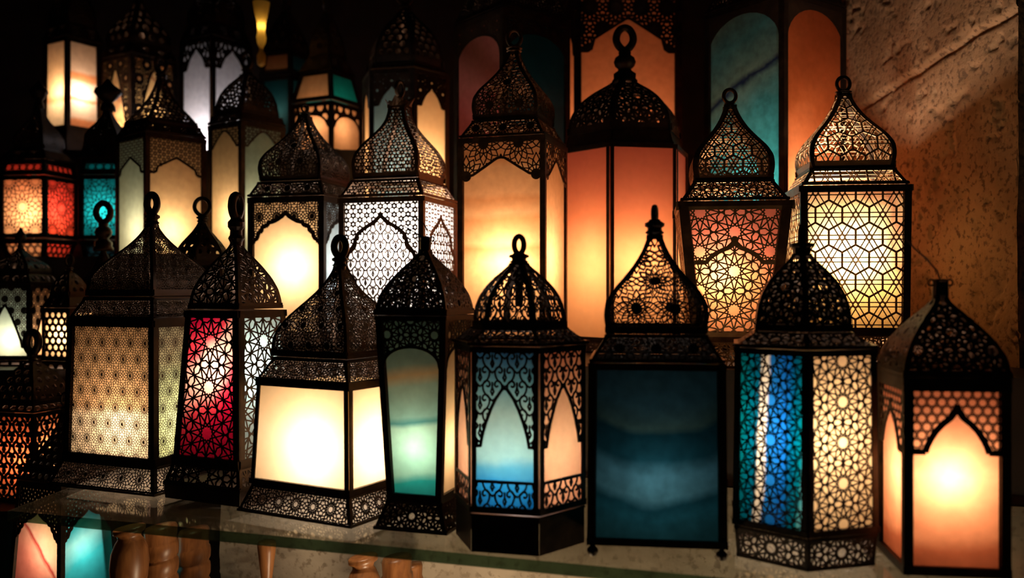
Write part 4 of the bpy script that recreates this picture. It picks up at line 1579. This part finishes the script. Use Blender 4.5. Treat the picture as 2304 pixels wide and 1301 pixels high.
  'lamp': (1.54, 0.07, (1, 0.7, 0.5))},
 {'name': 'lantern',
  'label': 'cream and green lantern with plain pointed arches under a broad dark dome',
  'group': 'lanterns on the dark stepped stand',
  'n': 4,
  'x': -0.7348,
  'y': 2.5227,
  'z0': 1.42,
  'yaw': -2.2098,
  'post': 0.013,
  'secs': [{'k': 'body',
            'z0': 0.0,
            'z1': 0.3696,
            'r0': 0.0734,
            'r1': 0.0734,
            'panes': {0: 'cream_yellow', '*': 'mint'},
            'arch': ('lancet', 0.936, 0.815, ('holes', 0.00827, 0.38), 0.0047)},
           {'k': 'skirt', 'z0': 0.372, 'z1': 0.3953, 'r0': 0.0734, 'r1': 0.0661, 'b': 0.0071, 'pat': ('sun', 0.04727, 0.00473)},
           {'k': 'dome', 'z0': 0.3996, 'z1': 0.5143, 'r0': 0.0588, 'r1': 0.0, 'shape': 'dome', 'b': 0.0083, 'pat': ('holes', 0.013, 0.34)}],
  'fz': (0.5143, 0.5833),
  'neck': 0.0111,
  'lamp_off': (0.0074, -0.0254),
  'lamp': (1.352, 0.1109, (1, 0.7, 0.5))},
 {'name': 'lantern',
  'label': 'stained-glass lantern with an amber side and a red side at the far left',
  'group': 'lanterns on the dark stepped stand',
  'n': 4,
  'x': -1.3405,
  'y': 2.5803,
  'z0': 1.42,
  'yaw': -1.7242,
  'post': 0.011,
  'finial': 'urn',
  'secs': [{'k': 'upper', 'z0': 0.0, 'z1': 0.0574, 'r0': 0.0563, 'r1': 0.0689, 'panes': {0: 'honey', '*': 'red_orange'}, 'pat': ('cells', 0.02197, 0.00244)},
           {'k': 'body', 'z0': 0.0622, 'z1': 0.2331, 'r0': 0.0704, 'r1': 0.0704, 'panes': {0: 'amber_bright', '*': 'red_orange'}, 'pat': ('sunopen', 0.08057, 0.00195)},
           {'k': 'upper', 'z0': 0.2356, 'z1': 0.2784, 'r0': 0.0704, 'r1': 0.0619, 'panes': {'*': 'red_orange'}, 'pat': ('cells', 0.02197, 0.00244)},
           {'k': 'skirt', 'z0': 0.2795, 'z1': 0.3076, 'r0': 0.0704, 'r1': 0.0492, 'b': 0.0061, 'pat': ('sun', 0.04395, 0.00488)},
           {'k': 'dome', 'z0': 0.3106, 'z1': 0.4372, 'r0': 0.0464, 'r1': 0.0, 'shape': 'onion', 'b': 0.0085, 'pat': ('sun', 0.04395, 0.00488)}],
  'fz': (0.4372, 0.5128),
  'neck': 0.0139,
  'lamp_off': (0.0117, -0.0225),
  'lamp': (1.54, 0.1306, (1, 0.64, 0.41))},
 {'name': 'lantern',
  'label': 'stained-glass lantern with a deep teal side, right of the amber and red one',
  'group': 'lanterns on the dark stepped stand',
  'n': 4,
  'x': -1.1341,
  'y': 2.5548,
  'z0': 1.42,
  'yaw': -1.5687,
  'post': 0.011,
  'finial': 'urn',
  'secs': [{'k': 'upper', 'z0': 0.0, 'z1': 0.0525, 'r0': 0.045, 'r1': 0.0538, 'panes': {'*': 'night_teal'}, 'pat': ('cells', 0.02197, 0.00244)},
           {'k': 'body', 'z0': 0.0573, 'z1': 0.2331, 'r0': 0.0549, 'r1': 0.0549, 'panes': {'*': 'teal_bright'}, 'pat': ('sunopen', 0.08057, 0.00195)},
           {'k': 'upper', 'z0': 0.2356, 'z1': 0.278, 'r0': 0.0549, 'r1': 0.0483, 'panes': {'*': 'teal_bright'}, 'pat': ('cells', 0.02197, 0.00244)},
           {'k': 'skirt', 'z0': 0.2795, 'z1': 0.3125, 'r0': 0.0549, 'r1': 0.0466, 'b': 0.0061, 'pat': ('sun', 0.04395, 0.00488)},
           {'k': 'dome', 'z0': 0.3152, 'z1': 0.4258, 'r0': 0.045, 'r1': 0.0, 'shape': 'onion', 'b': 0.0085, 'pat': ('sun', 0.04395, 0.00488)}],
  'fz': (0.4258, 0.5094),
  'neck': 0.0212,
  'lamp_off': (0.008, -0.0181),
  'lamp': (0.672, 0.1364, (1, 0.91, 0.86))},
 {'name': 'lantern',
  'label': 'unlit black lantern with a ring, silhouetted against the teal glass',
  'group': 'lanterns on the dark stepped stand',
  'n': 6,
  'x': -1.0096,
  'y': 2.2488,
  'z0': 1.16,
  'yaw': -1.7588,
  'post': 0.0075,
  'finial': 'ball_ring',
  'secs': [{'k': 'body', 'z0': 0.0, 'z1': 0.1612, 'r0': 0.0447, 'r1': 0.0447, 'panes': {'*': 'night_teal'}, 'pat': ('cells', 0.02578, 0.00645)},
           {'k': 'dome', 'z0': 0.1655, 'z1': 0.2794, 'r0': 0.0447, 'r1': 0.0, 'shape': 'ogee', 'b': 0.0064, 'pat': ('cells', 0.02148, 0.00645)}],
  'fz': (0.2794, 0.398),
  'neck': 0.0121,
  'lamp_off': (0.0053, -0.0118)},
 {'name': 'lantern',
  'label': 'blurred lantern with a green arched pane and an amber side, at the left edge',
  'group': 'lanterns on the dark stepped stand',
  'n': 4,
  'x': -1.1796,
  'y': 2.1849,
  'z0': 1.16,
  'yaw': -1.6319,
  'post': 0.0093,
  'finial': 'urn',
  'secs': [{'k': 'base', 'z0': 0.0, 'z1': 0.0128, 'r0': 0.0644, 'r1': 0.0613, 'b': 0.0041, 'pat': ('cells', 0.02691, 0.00518)},
           {'k': 'body',
            'z0': 0.0149,
            'z1': 0.1909,
            'r0': 0.0613,
            'r1': 0.0613,
            'panes': {0: 'mint', '*': 'honey'},
            'arch': ('point', 0.718, 0.153, ('rosette', 0.03105, 0.00166), 0.0052)},
           {'k': 'skirt', 'z0': 0.1929, 'z1': 0.2159, 'r0': 0.0613, 'r1': 0.0491, 'b': 0.0052, 'pat': ('cells', 0.02277, 0.00414)},
           {'k': 'dome', 'z0': 0.218, 'z1': 0.2766, 'r0': 0.0491, 'r1': 0.0, 'shape': 'ogee', 'b': 0.0062, 'pat': ('cells', 0.02691, 0.00414)}],
  'fz': (0.2766, 0.3278),
  'neck': 0.0075,
  'lamp_off': (0.0105, -0.0194),
  'lamp': (0.91, 0.0642, (1, 0.77, 0.61))},
 {'name': 'lantern',
  'label': 'little lantern with a cream pebble-lattice pane and a black roof',
  'group': 'lanterns on the dark stepped stand',
  'n': 4,
  'x': -1.0214,
  'y': 2.0996,
  'z0': 0.92,
  'yaw': -1.8986,
  'post': 0.007,
  'secs': [{'k': 'base', 'z0': 0.0, 'z1': 0.2553, 'r0': 0.0411, 'r1': 0.0391, 'b': 0.004, 'pat': ('cells', 0.02603, 0.005)},
           {'k': 'body', 'z0': 0.2573, 'z1': 0.3765, 'r0': 0.0391, 'r1': 0.0391, 'panes': {'*': 'cream_amber'}, 'pat': ('cells', 0.01702, 0.003)},
           {'k': 'skirt', 'z0': 0.3785, 'z1': 0.4024, 'r0': 0.0411, 'r1': 0.0274, 'b': 0.005, 'pat': ('sun', 0.02603, 0.004)},
           {'k': 'dome', 'z0': 0.4044, 'z1': 0.4615, 'r0': 0.0266, 'r1': 0.0, 'shape': 'dome', 'b': 0.006, 'pat': ('cells', 0.02002, 0.004)}],
  'fz': (0.4615, 0.5025),
  'neck': 0.0072,
  'lamp_off': (0.0062, -0.0127),
  'lamp': (0.896, 0.3169, (1, 0.77, 0.61))},
 {'name': 'lantern',
  'label': 'lantern with rust-orange scrollwork sides low at the left edge',
  'group': 'lanterns on the dark stepped stand',
  'n': 4,
  'x': -1.0154,
  'y': 1.9279,
  'z0': 0.9,
  'yaw': -1.8443,
  'post': 0.0082,
  'ring_m': 0.3,
  'secs': [{'k': 'body', 'z0': 0.0, 'z1': 0.1843, 'r0': 0.0551, 'r1': 0.0551, 'panes': {0: 'rust', '*': 'peach'}, 'pat': ('scroll', 0.03996, 0.00545)},
           {'k': 'skirt', 'z0': 0.1863, 'z1': 0.2012, 'r0': 0.0562, 'r1': 0.0468, 'b': 0.0036, 'pat': ('cells', 0.01998, 0.00363)},
           {'k': 'dome', 'z0': 0.2031, 'z1': 0.288, 'r0': 0.0474, 'r1': 0.0, 'shape': 'dome', 'b': 0.0054, 'pat': ('cells', 0.0218, 0.00545)}],
  'fz': (0.288, 0.3595),
  'neck': 0.0075,
  'lamp_off': (0.0092, -0.0175),
  'lamp': (1.008, 0.0922, (1, 0.64, 0.41))},
 {'name': 'lantern',
  'label': 'lantern with a red-veined pane and a turquoise pane, below the end of the shelf',
  'group': 'lanterns on the dark stepped stand',
  'n': 4,
  'x': -0.8818,
  'y': 1.7983,
  'z0': 0.7,
  'yaw': -1.9883,
  'post': 0.0101,
  'secs': [{'k': 'body',
            'z0': 0.0,
            'z1': 0.2692,
            'r0': 0.0741,
            'r1': 0.0593,
            'panes': {0: 'red_vein', '*': 'turquoise'},
            'arch': ('cusp', 0.797, 0.595, ('star8', 0.01848, 0.00378), 0.005)},
           {'k': 'skirt', 'z0': 0.2716, 'z1': 0.2895, 'r0': 0.0617, 'r1': 0.0534, 'b': 0.0042, 'pat': ('cells', 0.0168, 0.00336)},
           {'k': 'dome', 'z0': 0.2905, 'z1': 0.399, 'r0': 0.051, 'r1': 0.0, 'shape': 'spire', 'b': 0.0067, 'pat': ('cells', 0.01848, 0.00588)}],
  'fz': (0.399, 0.4385),
  'neck': 0.0079,
  'lamp_off': (0.0094, -0.0192),
  'lamp': (0.784, 0.1346, (1, 0.77, 0.61))},
 {'name': 'lantern',
  'label': 'small dark lantern with a ring, half hidden behind the tan rosette lantern',
  'group': 'lanterns on the stone ledge',
  'n': 6,
  'x': -0.6514,
  'y': 1.9142,
  'z0': 1.2,
  'yaw': -2.0059,
  'post': 0.0064,
  'point': 0.4,
  'ring_m': 0.2,
  'ring_w': 0.95,
  'secs': [{'k': 'body', 'z0': 0.0, 'z1': 0.1949, 'r0': 0.0471, 'r1': 0.0471, 'panes': {'*': 'night_teal'}, 'pat': ('cells', 0.0218, 0.00545)},
           {'k': 'dome', 'z0': 0.1968, 'z1': 0.2881, 'r0': 0.0471, 'r1': 0.0, 'shape': 'ogee', 'b': 0.0054, 'pat': ('cells', 0.01816, 0.00545)}],
  'fz': (0.2807, 0.3367),
  'neck': 0.0084,
  'lamp_off': (0.0044, -0.0128)},
]

# ---------------------------------------------------------------- the place: shelf, ledge, walls, stand
def vnoise(x, y, seed):
    rng = np.random.RandomState(seed)
    T = rng.rand(64, 64)
    xi = np.floor(x).astype(int); yi = np.floor(y).astype(int)
    fx = x - xi; fy = y - yi
    fx = fx * fx * (3 - 2 * fx); fy = fy * fy * (3 - 2 * fy)
    g = lambda a, b: T[a % 64, b % 64]
    return (g(xi, yi) * (1 - fx) + g(xi + 1, yi) * fx) * (1 - fy) + (g(xi, yi + 1) * (1 - fx) + g(xi + 1, yi + 1) * fx) * fy

def fbm(x, y, seed, oct=5, gain=0.55):
    s = 0; a = 1; t = 0
    for o in range(oct):
        s = s + a * vnoise(x * 2 ** o, y * 2 ** o, seed + o); t += a; a *= gain
    return s / t

def stone(name, c1, c2, c3, scale=1.0, bump=0.5):
    m, nt, out = new_mat(name)
    tc = nt.nodes.new('ShaderNodeTexCoord')
    p = nt.nodes.new('ShaderNodeBsdfPrincipled')
    n1 = nt.nodes.new('ShaderNodeTexNoise'); n1.inputs['Scale'].default_value = 6 * scale; n1.inputs['Detail'].default_value = 8
    n2 = nt.nodes.new('ShaderNodeTexNoise'); n2.inputs['Scale'].default_value = 95 * scale; n2.inputs['Detail'].default_value = 6
    link(nt, tc.outputs['Object'], n1.inputs['Vector']); link(nt, tc.outputs['Object'], n2.inputs['Vector'])
    r1 = nt.nodes.new('ShaderNodeValToRGB')
    r1.color_ramp.elements[0].position = .35; r1.color_ramp.elements[0].color = c4(c1)
    r1.color_ramp.elements[1].position = .68; r1.color_ramp.elements[1].color = c4(c2)
    link(nt, n1.outputs['Fac'], r1.inputs['Fac'])
    r2 = nt.nodes.new('ShaderNodeValToRGB')
    r2.color_ramp.elements[0].position = .36; r2.color_ramp.elements[0].color = (1, 1, 1, 1)
    r2.color_ramp.elements[1].position = .47; r2.color_ramp.elements[1].color = (0, 0, 0, 1)
    link(nt, n2.outputs['Fac'], r2.inputs['Fac'])
    mx = nt.nodes.new('ShaderNodeMix'); mx.data_type = 'RGBA'
    link(nt, r2.outputs['Color'], mx.inputs[0])
    link(nt, r1.outputs['Color'], mx.inputs[6])
    mx.inputs[7].default_value = c4(c3)  # pit hollows darkened in the base colour, standing in for their shade
    link(nt, mx.outputs[2], p.inputs['Base Color'])
    p.inputs['Roughness'].default_value = .9
    p.inputs['Specular IOR Level'].default_value = .15
    bp = nt.nodes.new('ShaderNodeBump')
    bp.inputs['Strength'].default_value = bump
    bp.inputs['Distance'].default_value = .006
    link(nt, n2.outputs['Fac'], bp.inputs['Height'])
    link(nt, bp.outputs['Normal'], p.inputs['Normal'])
    link(nt, p.outputs['BSDF'], out.inputs['Surface'])
    return m

def plain(name, col, rough=.8, noise=.3, scale=12):
    m, nt, out = new_mat(name)
    p = nt.nodes.new('ShaderNodeBsdfPrincipled')
    tc = nt.nodes.new('ShaderNodeTexCoord')
    nz = nt.nodes.new('ShaderNodeTexNoise'); nz.inputs['Scale'].default_value = scale; nz.inputs['Detail'].default_value = 5
    link(nt, tc.outputs['Object'], nz.inputs['Vector'])
    rp = nt.nodes.new('ShaderNodeValToRGB')
    rp.color_ramp.elements[0].position = .3; rp.color_ramp.elements[0].color = c4([c * (1 - noise) for c in col])
    rp.color_ramp.elements[1].position = .7; rp.color_ramp.elements[1].color = c4([c * (1 + noise) for c in col])
    link(nt, nz.outputs['Fac'], rp.inputs['Fac'])
    link(nt, rp.outputs['Color'], p.inputs['Base Color'])
    p.inputs['Roughness'].default_value = rough
    link(nt, p.outputs['BSDF'], out.inputs['Surface'])
    return m

M_STONE = stone('pitted_limestone', (.24, .145, .075), (.34, .215, .12), (.13, .08, .045))
M_PLASTER = stone('old_plaster_stone', (.27, .22, .165), (.42, .36, .28), (.23, .185, .135), .8, .25)
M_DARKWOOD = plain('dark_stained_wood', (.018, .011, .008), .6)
M_DARKWALL = plain('near_black_wall', (.02, .014, .012), .95)  # very dark base tone with slight noise
M_FLOOR = plain('worn_stone_floor', (.10, .08, .06), .8)

def wood_mat():
    m, nt, out = new_mat('turned_honey_wood')
    p = nt.nodes.new('ShaderNodeBsdfPrincipled')
    tc = nt.nodes.new('ShaderNodeTexCoord')
    mp = nt.nodes.new('ShaderNodeMapping'); mp.inputs['Scale'].default_value = (30, 30, 5)
    link(nt, tc.outputs['Object'], mp.inputs['Vector'])
    nz = nt.nodes.new('ShaderNodeTexNoise'); nz.inputs['Scale'].default_value = 2; nz.inputs['Detail'].default_value = 5; nz.inputs['Distortion'].default_value = 1.5
    link(nt, mp.outputs['Vector'], nz.inputs['Vector'])
    rp = nt.nodes.new('ShaderNodeValToRGB')
    rp.color_ramp.elements[0].position = .3; rp.color_ramp.elements[0].color = (.15, .050, .014, 1)
    rp.color_ramp.elements[1].position = .75; rp.color_ramp.elements[1].color = (.34, .14, .045, 1)
    link(nt, nz.outputs['Fac'], rp.inputs['Fac'])
    link(nt, rp.outputs['Color'], p.inputs['Base Color'])
    p.inputs['Roughness'].default_value = .38
    link(nt, p.outputs['BSDF'], out.inputs['Surface'])
    return m
M_WOOD = wood_mat()

def sheet_glass(name, tint, refl, haze=.06):
    """clear shelf glass: passes light with a slight tint, reflects at grazing angles"""
    m, nt, out = new_mat(name)
    tr = nt.nodes.new('ShaderNodeBsdfTransparent'); tr.inputs['Color'].default_value = c4(tint)
    gl = nt.nodes.new('ShaderNodeBsdfGlossy'); gl.inputs['Roughness'].default_value = .07
    df = nt.nodes.new('ShaderNodeBsdfDiffuse'); df.inputs['Color'].default_value = (.42, .37, .30, 1)
    fr = nt.nodes.new('ShaderNodeFresnel'); fr.inputs['IOR'].default_value = 1.5
    mp = nt.nodes.new('ShaderNodeMath'); mp.operation = 'MULTIPLY'; mp.inputs[1].default_value = refl
    link(nt, fr.outputs[0], mp.inputs[0])
    ge = nt.nodes.new('ShaderNodeNewGeometry')
    iv = nt.nodes.new('ShaderNodeMath'); iv.operation = 'SUBTRACT'; iv.inputs[0].default_value = 1.0
    link(nt, ge.outputs['Backfacing'], iv.inputs[1])
    fx = nt.nodes.new('ShaderNodeMath'); fx.operation = 'MULTIPLY'; fx.use_clamp = True
    link(nt, mp.outputs[0], fx.inputs[0]); link(nt, iv.outputs[0], fx.inputs[1])
    ms = nt.nodes.new('ShaderNodeMixShader')
    link(nt, fx.outputs[0], ms.inputs[0])
    md = nt.nodes.new('ShaderNodeMixShader'); md.inputs[0].default_value = haze
    link(nt, tr.outputs[0], md.inputs[1]); link(nt, df.outputs[0], md.inputs[2])
    link(nt, md.outputs[0], ms.inputs[1]); link(nt, gl.outputs[0], ms.inputs[2])
    link(nt, ms.outputs[0], out.inputs['Surface'])
    return m
M_GLASS = sheet_glass('shelf_glass', (.93, .95, .92), 1.1, .22)
M_GLASSEDGE = sheet_glass('green_glass_edge', (.11, .19, .13), 1.0, .05)

U = np.array((.953, -.303)); V = np.array((.303, .953)); P0 = np.array((-.731, 1.382))
def uv(u, v): return P0 + U * u + V * v

# glass shelf: one slab with a small chamfer; its edge faces are dark green
def glass_shelf():
    mb = MB()
    T = .0155; c = .0018
    base = [uv(-.045, 0), uv(1.75, 0), uv(1.75, .52), uv(-.16, .52)]
    cen = sum(base) / 4
    def ring(z, ins):
        out = []
        for p in base:
            d = p - cen; L = np.linalg.norm(d)
            q = p - d / L * ins
            out.append((q[0], q[1], z))
        return out
    rings = [ring(1.0 - T, c), ring(1.0 - T + c, 0), ring(1.0 - c, 0), ring(1.0, c)]
    v = [p for r in rings for p in r]
    f = [(3, 2, 1, 0), (12, 13, 14, 15)]
    for q in range(3):
        for i in range(4):
            j = (i + 1) % 4
            f.append((q * 4 + i, q * 4 + j, (q + 1) * 4 + j, (q + 1) * 4 + i))
    mb.add(v, f)
    o = mb.build('glass_shelf', M_GLASS)
    o.data.materials.append(M_GLASSEDGE)
    for p in o.data.polygons:
        if abs(p.normal.z) < .3: p.material_index = 1
    tag(o, 'thick clear glass shelf with a dark green edge carrying the front row of lanterns', 'shelf')
glass_shelf()

def poly_prism(name, pts, z0, z1, mat):
    mb = MB()
    n = len(pts)
    v = [(p[0], p[1], z0) for p in pts] + [(p[0], p[1], z1) for p in pts]
    f = [tuple(reversed(range(n))), tuple(range(n, 2 * n))] + [(i, (i + 1) % n, n + (i + 1) % n, n + i) for i in range(n)]
    mb.add(v, f)
    return mb.build(name, mat)

def relief_wall(name, a, b, z0, z1, mat, nu, nz, amp, seed, joints=(), pits=0.0):
    """rough stone face from plan point a to b (front side to the left of a->b), closed at the back"""
    a = np.array(a); b = np.array(b)
    d = b - a; L = np.linalg.norm(d); d /= L
    nrm = np.array((d[1], -d[0]))
    uu, zz = np.meshgrid(np.linspace(0, L, nu), np.linspace(z0, z1, nz), indexing='ij')
    h = amp * (fbm(uu * 5, zz * 5, seed, 6) - .5) * 2
    if pits:
        q = fbm(uu * 30, zz * 46, seed + 50, 3)
        h -= pits * np.clip((.36 - q) / .12, 0, 1)
    for (j0, j1, k, w, dep) in joints:   # mortar line z = j0 + k*u .. wobbling
        zc = j0 + k * uu + .02 * (fbm(uu * 9, uu * 0 + j0, seed + 70, 3) - .5)
        h -= dep * np.exp(-((zz - zc) / w) ** 2)
        h += np.where(zz > zc, 1, -1) * j1
    v = np.stack([a[0] + d[0] * uu + nrm[0] * h, a[1] + d[1] * uu + nrm[1] * h, zz], -1).reshape(-1, 3)
    i = np.arange(nu - 1)[:, None] * nz + np.arange(nz - 1)[None, :]
    f = np.stack([i, i + nz, i + nz + 1, i + 1], -1).reshape(-1, 4)
    mb = MB()
    mb.add(v, f.tolist())
    return mb.build(name, mat, smooth=True)

FLOOR = MB(); FLOOR.box(-3.2, 3.0, -.6, 4.2, -.05, 0)
tag(FLOOR.build('floor', M_FLOOR), kind='structure')
BW = MB(); BW.box(-3.2, 3.0, 3.5, 3.6, 0, 3.0)
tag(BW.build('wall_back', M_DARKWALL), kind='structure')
LW = MB(); LW.box(-2.7, -2.6, .5, 3.5, 0, 3.0)
tag(LW.build('wall_left', M_DARKWALL), kind='structure')

# stone ledge behind the glass shelf (its front face shows under the shelf)
la, lb = uv(-.02, .50), uv(1.95, .50)
q0, q1, q2, q3 = uv(-.02, .515), uv(1.95, .515), np.array((1.3, 3.45)), np.array((-.38, 3.45))
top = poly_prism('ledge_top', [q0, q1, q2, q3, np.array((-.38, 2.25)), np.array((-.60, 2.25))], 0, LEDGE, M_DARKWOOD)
tag(top, 'dark ledge carrying the middle and tall lanterns', 'ledge', kind='structure')
top.name = 'wall_ledge'
fr = relief_wall('wall_under_shelf', la, lb, 0.0, 1.0, M_PLASTER, 240, 160, .010, 11, pits=.004)
tag(fr, kind='structure')

# pitted stone pier at the right
pier = relief_wall('wall_right', (.680, 2.70), (.897, 1.613), 0.0, 2.9, M_STONE, 300, 620, .007, 21,
                   joints=((1.655, .003, .165, .005, .012), (1.02, .003, .05, .008, .012)), pits=.006)
tag(pier, kind='structure')
pe = relief_wall('wall_right_end', (.897, 1.613), (1.6, 1.70), 0.0, 2.9, M_STONE, 120, 300, .008, 31, pits=.008)
tag(pe, kind='structure')

# stepped masonry at the left, carrying the blurred lanterns
for (x0, x1, y0, y1, z) in STEPS:
    b = MB(); b.box(x0, x1, y0, y1, 0, z)
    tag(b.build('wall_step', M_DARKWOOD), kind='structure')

# turned wooden posts under the shelf
def turned_post(px, Y, ytop, rpx, kind, label):
    x = (px - 1152) / 2048 * Y
    zt = 1.34 - (ytop - 650.5) / 2048 * Y
    r = rpx * Y / 2048
    mb = MB()
    prof = [(r * .9, 0), (r, .02)]
    if kind == 'bulb':
        z = .05
        body = []
        while z < zt - .16:
            body += [(r * .80, z), (r * .98, z + .012), (r, z + .03), (r * .9, z + .045), (r * .80, z + .05)]
            z += .052
        prof += body
        prof += [(r * .86, zt - .105), (r * .98, zt - .09), (r * 1.06, zt - .065), (r * .98, zt - .04), (r * .78, zt - .025), (r * .62, zt - .018), (r * .66, zt - .012), (r * .86, zt - .009), (r * .88, zt - .002), (r * .8, zt)]
    else:
        z = .03
        while z < zt - .04:
            prof += [(r * .90, z), (r * 1.0, z + .006), (r * 1.02, z + .017), (r * .99, z + .026), (r * .90, z + .030)]
            z += .0315
        prof += [(r * .95, zt - .006), (r * .85, zt)]
    mb.lathe(prof, 28)
    # slanting twist of the rings
    vv = np.concatenate(mb.v)
    vv[:, 2] = np.clip(vv[:, 2] + (vv[:, 0] * .16) * (vv[:, 2] > .03), 0, None)
    mb.v = [vv]
    o = mb.build('turned_wooden_post', M_WOOD, loc=(x, Y, 0), smooth=True)
    tag(o, label, 'wooden post', 'turned posts under the glass shelf')
turned_post(291, 1.56, 1186, 40, 'bulb', 'bulbous turned wooden post, nearest the turquoise lantern under the shelf')
turned_post(362, 1.66, 1183, 38, 'ring', 'ribbed wooden post just right of the bulbous one by the turquoise lantern')
turned_post(436, 1.74, 1190, 36, 'ring', 'slimmer ribbed wooden post, third from the turquoise lantern')
turned_post(817, 1.50, 1252, 38, 'bulb', 'wooden post with a rounded cap under the middle of the shelf')
turned_post(893, 1.58, 1252, 36, 'ring', 'ribbed wooden post beside the round-capped post under mid shelf')
turned_post(930, 1.66, 1268, 22, 'ring', 'thin ribbed wooden post peeping out behind the mid-shelf pair')

# pale stick leaning at the wall under the shelf
b = MB()
Yk = 1.58
xk = (600 - 1152) / 2048 * Yk
b.lathe([(.011, 0), (.011, .70), (.010, .84), (.0125, .86), (.0155, .885), (.0165, .897), (.014, .902)], 12)
o = b.build('wooden_stick', M_WOOD, loc=(xk, Yk, 0), smooth=True)
tag(o, 'slim pale wooden stick with a flared top, alone under the shelf', 'stick')

# hanging yellow glass vessel high at the left
def vessel():
    m, nt, out = new_mat('yellow_glass')
    tr = nt.nodes.new('ShaderNodeBsdfTranslucent'); tr.inputs['Color'].default_value = (.85, .55, .10, 1)
    df = nt.nodes.new('ShaderNodeBsdfDiffuse'); df.inputs['Color'].default_value = (.6, .38, .08, 1)
    gl = nt.nodes.new('ShaderNodeBsdfGlossy'); gl.inputs['Roughness'].default_value = .15
    ms = nt.nodes.new('ShaderNodeMixShader'); ms.inputs[0].default_value = .4
    link(nt, tr.outputs[0], ms.inputs[1]); link(nt, df.outputs[0], ms.inputs[2])
    m2 = nt.nodes.new('ShaderNodeMixShader'); m2.inputs[0].default_value = .12
    link(nt, ms.outputs[0], m2.inputs[1]); link(nt, gl.outputs[0], m2.inputs[2])
    link(nt, m2.outputs[0], out.inputs['Surface'])
    Y = 2.75
    k = Y / 2048
    x = (588 - 1152) * k
    z = lambda y: CZ - (y - 650.5) * k
    root = empty('glass_vessel', (x, Y, z(150)), 0)
    tag(root, 'slender flared yellow glass vessel hanging high at the left', 'glass vessel')
    zz = z(150)
    b = MB()
    b.lathe([(3 * k, 0), (9 * k, z(145) - zz), (10 * k, z(125) - zz), (5 * k, z(116) - zz), (4 * k, z(108) - zz), (9 * k, z(98) - zz), (11 * k, z(85) - zz), (8 * k, z(72) - zz), (10 * k, z(50) - zz), (16 * k, z(25) - zz), (19 * k, z(5) - zz)], 18, cap=False)
    b.build('bowl', m, root, smooth=True)
    ld = bpy.data.lights.new('inner_light', 'POINT'); ld.energy = .05; ld.color = (1, .8, .5); ld.shadow_soft_size = .006  # small unseen light added inside to brighten the vessel's glass
    lo = bpy.data.objects.new('inner_light', ld); COL.objects.link(lo); lo.parent = root; lo.location = (0, 0, z(60) - zz)
    c = MB()
    for a in (0, 2 * PI / 3, 4 * PI / 3):
        c.tube([(19 * k * math.cos(a), 19 * k * math.sin(a), z(5) - zz), (0, 0, z(-120) - zz)], .0012, 5)
    c.tube([(0, 0, z(-120) - zz), (0, 0, 2.98 - zz)], .0015, 5)
    c.build('chain', M_IRON, root)
vessel()
b = MB(); b.box(-3.2, 3.0, 1.6, 4.2, 2.98, 3.05)
tag(b.build('ceiling', M_DARKWALL), kind='structure')

for sp in LANTERNS:
    lantern(sp)

# added fill lights with no fixture, out of frame: they light the wall and posts under the shelf
for (x, y, z, P) in ((-.05, 1.28, .55, 9), (.55, 1.05, .6, 3)):
    ld = bpy.data.lights.new('lower_fill_light', 'POINT'); ld.energy = P; ld.color = (1, .74, .46); ld.shadow_soft_size = .04
    lo = bpy.data.objects.new('lower_fill_light', ld); COL.objects.link(lo); lo.location = (x, y, z)
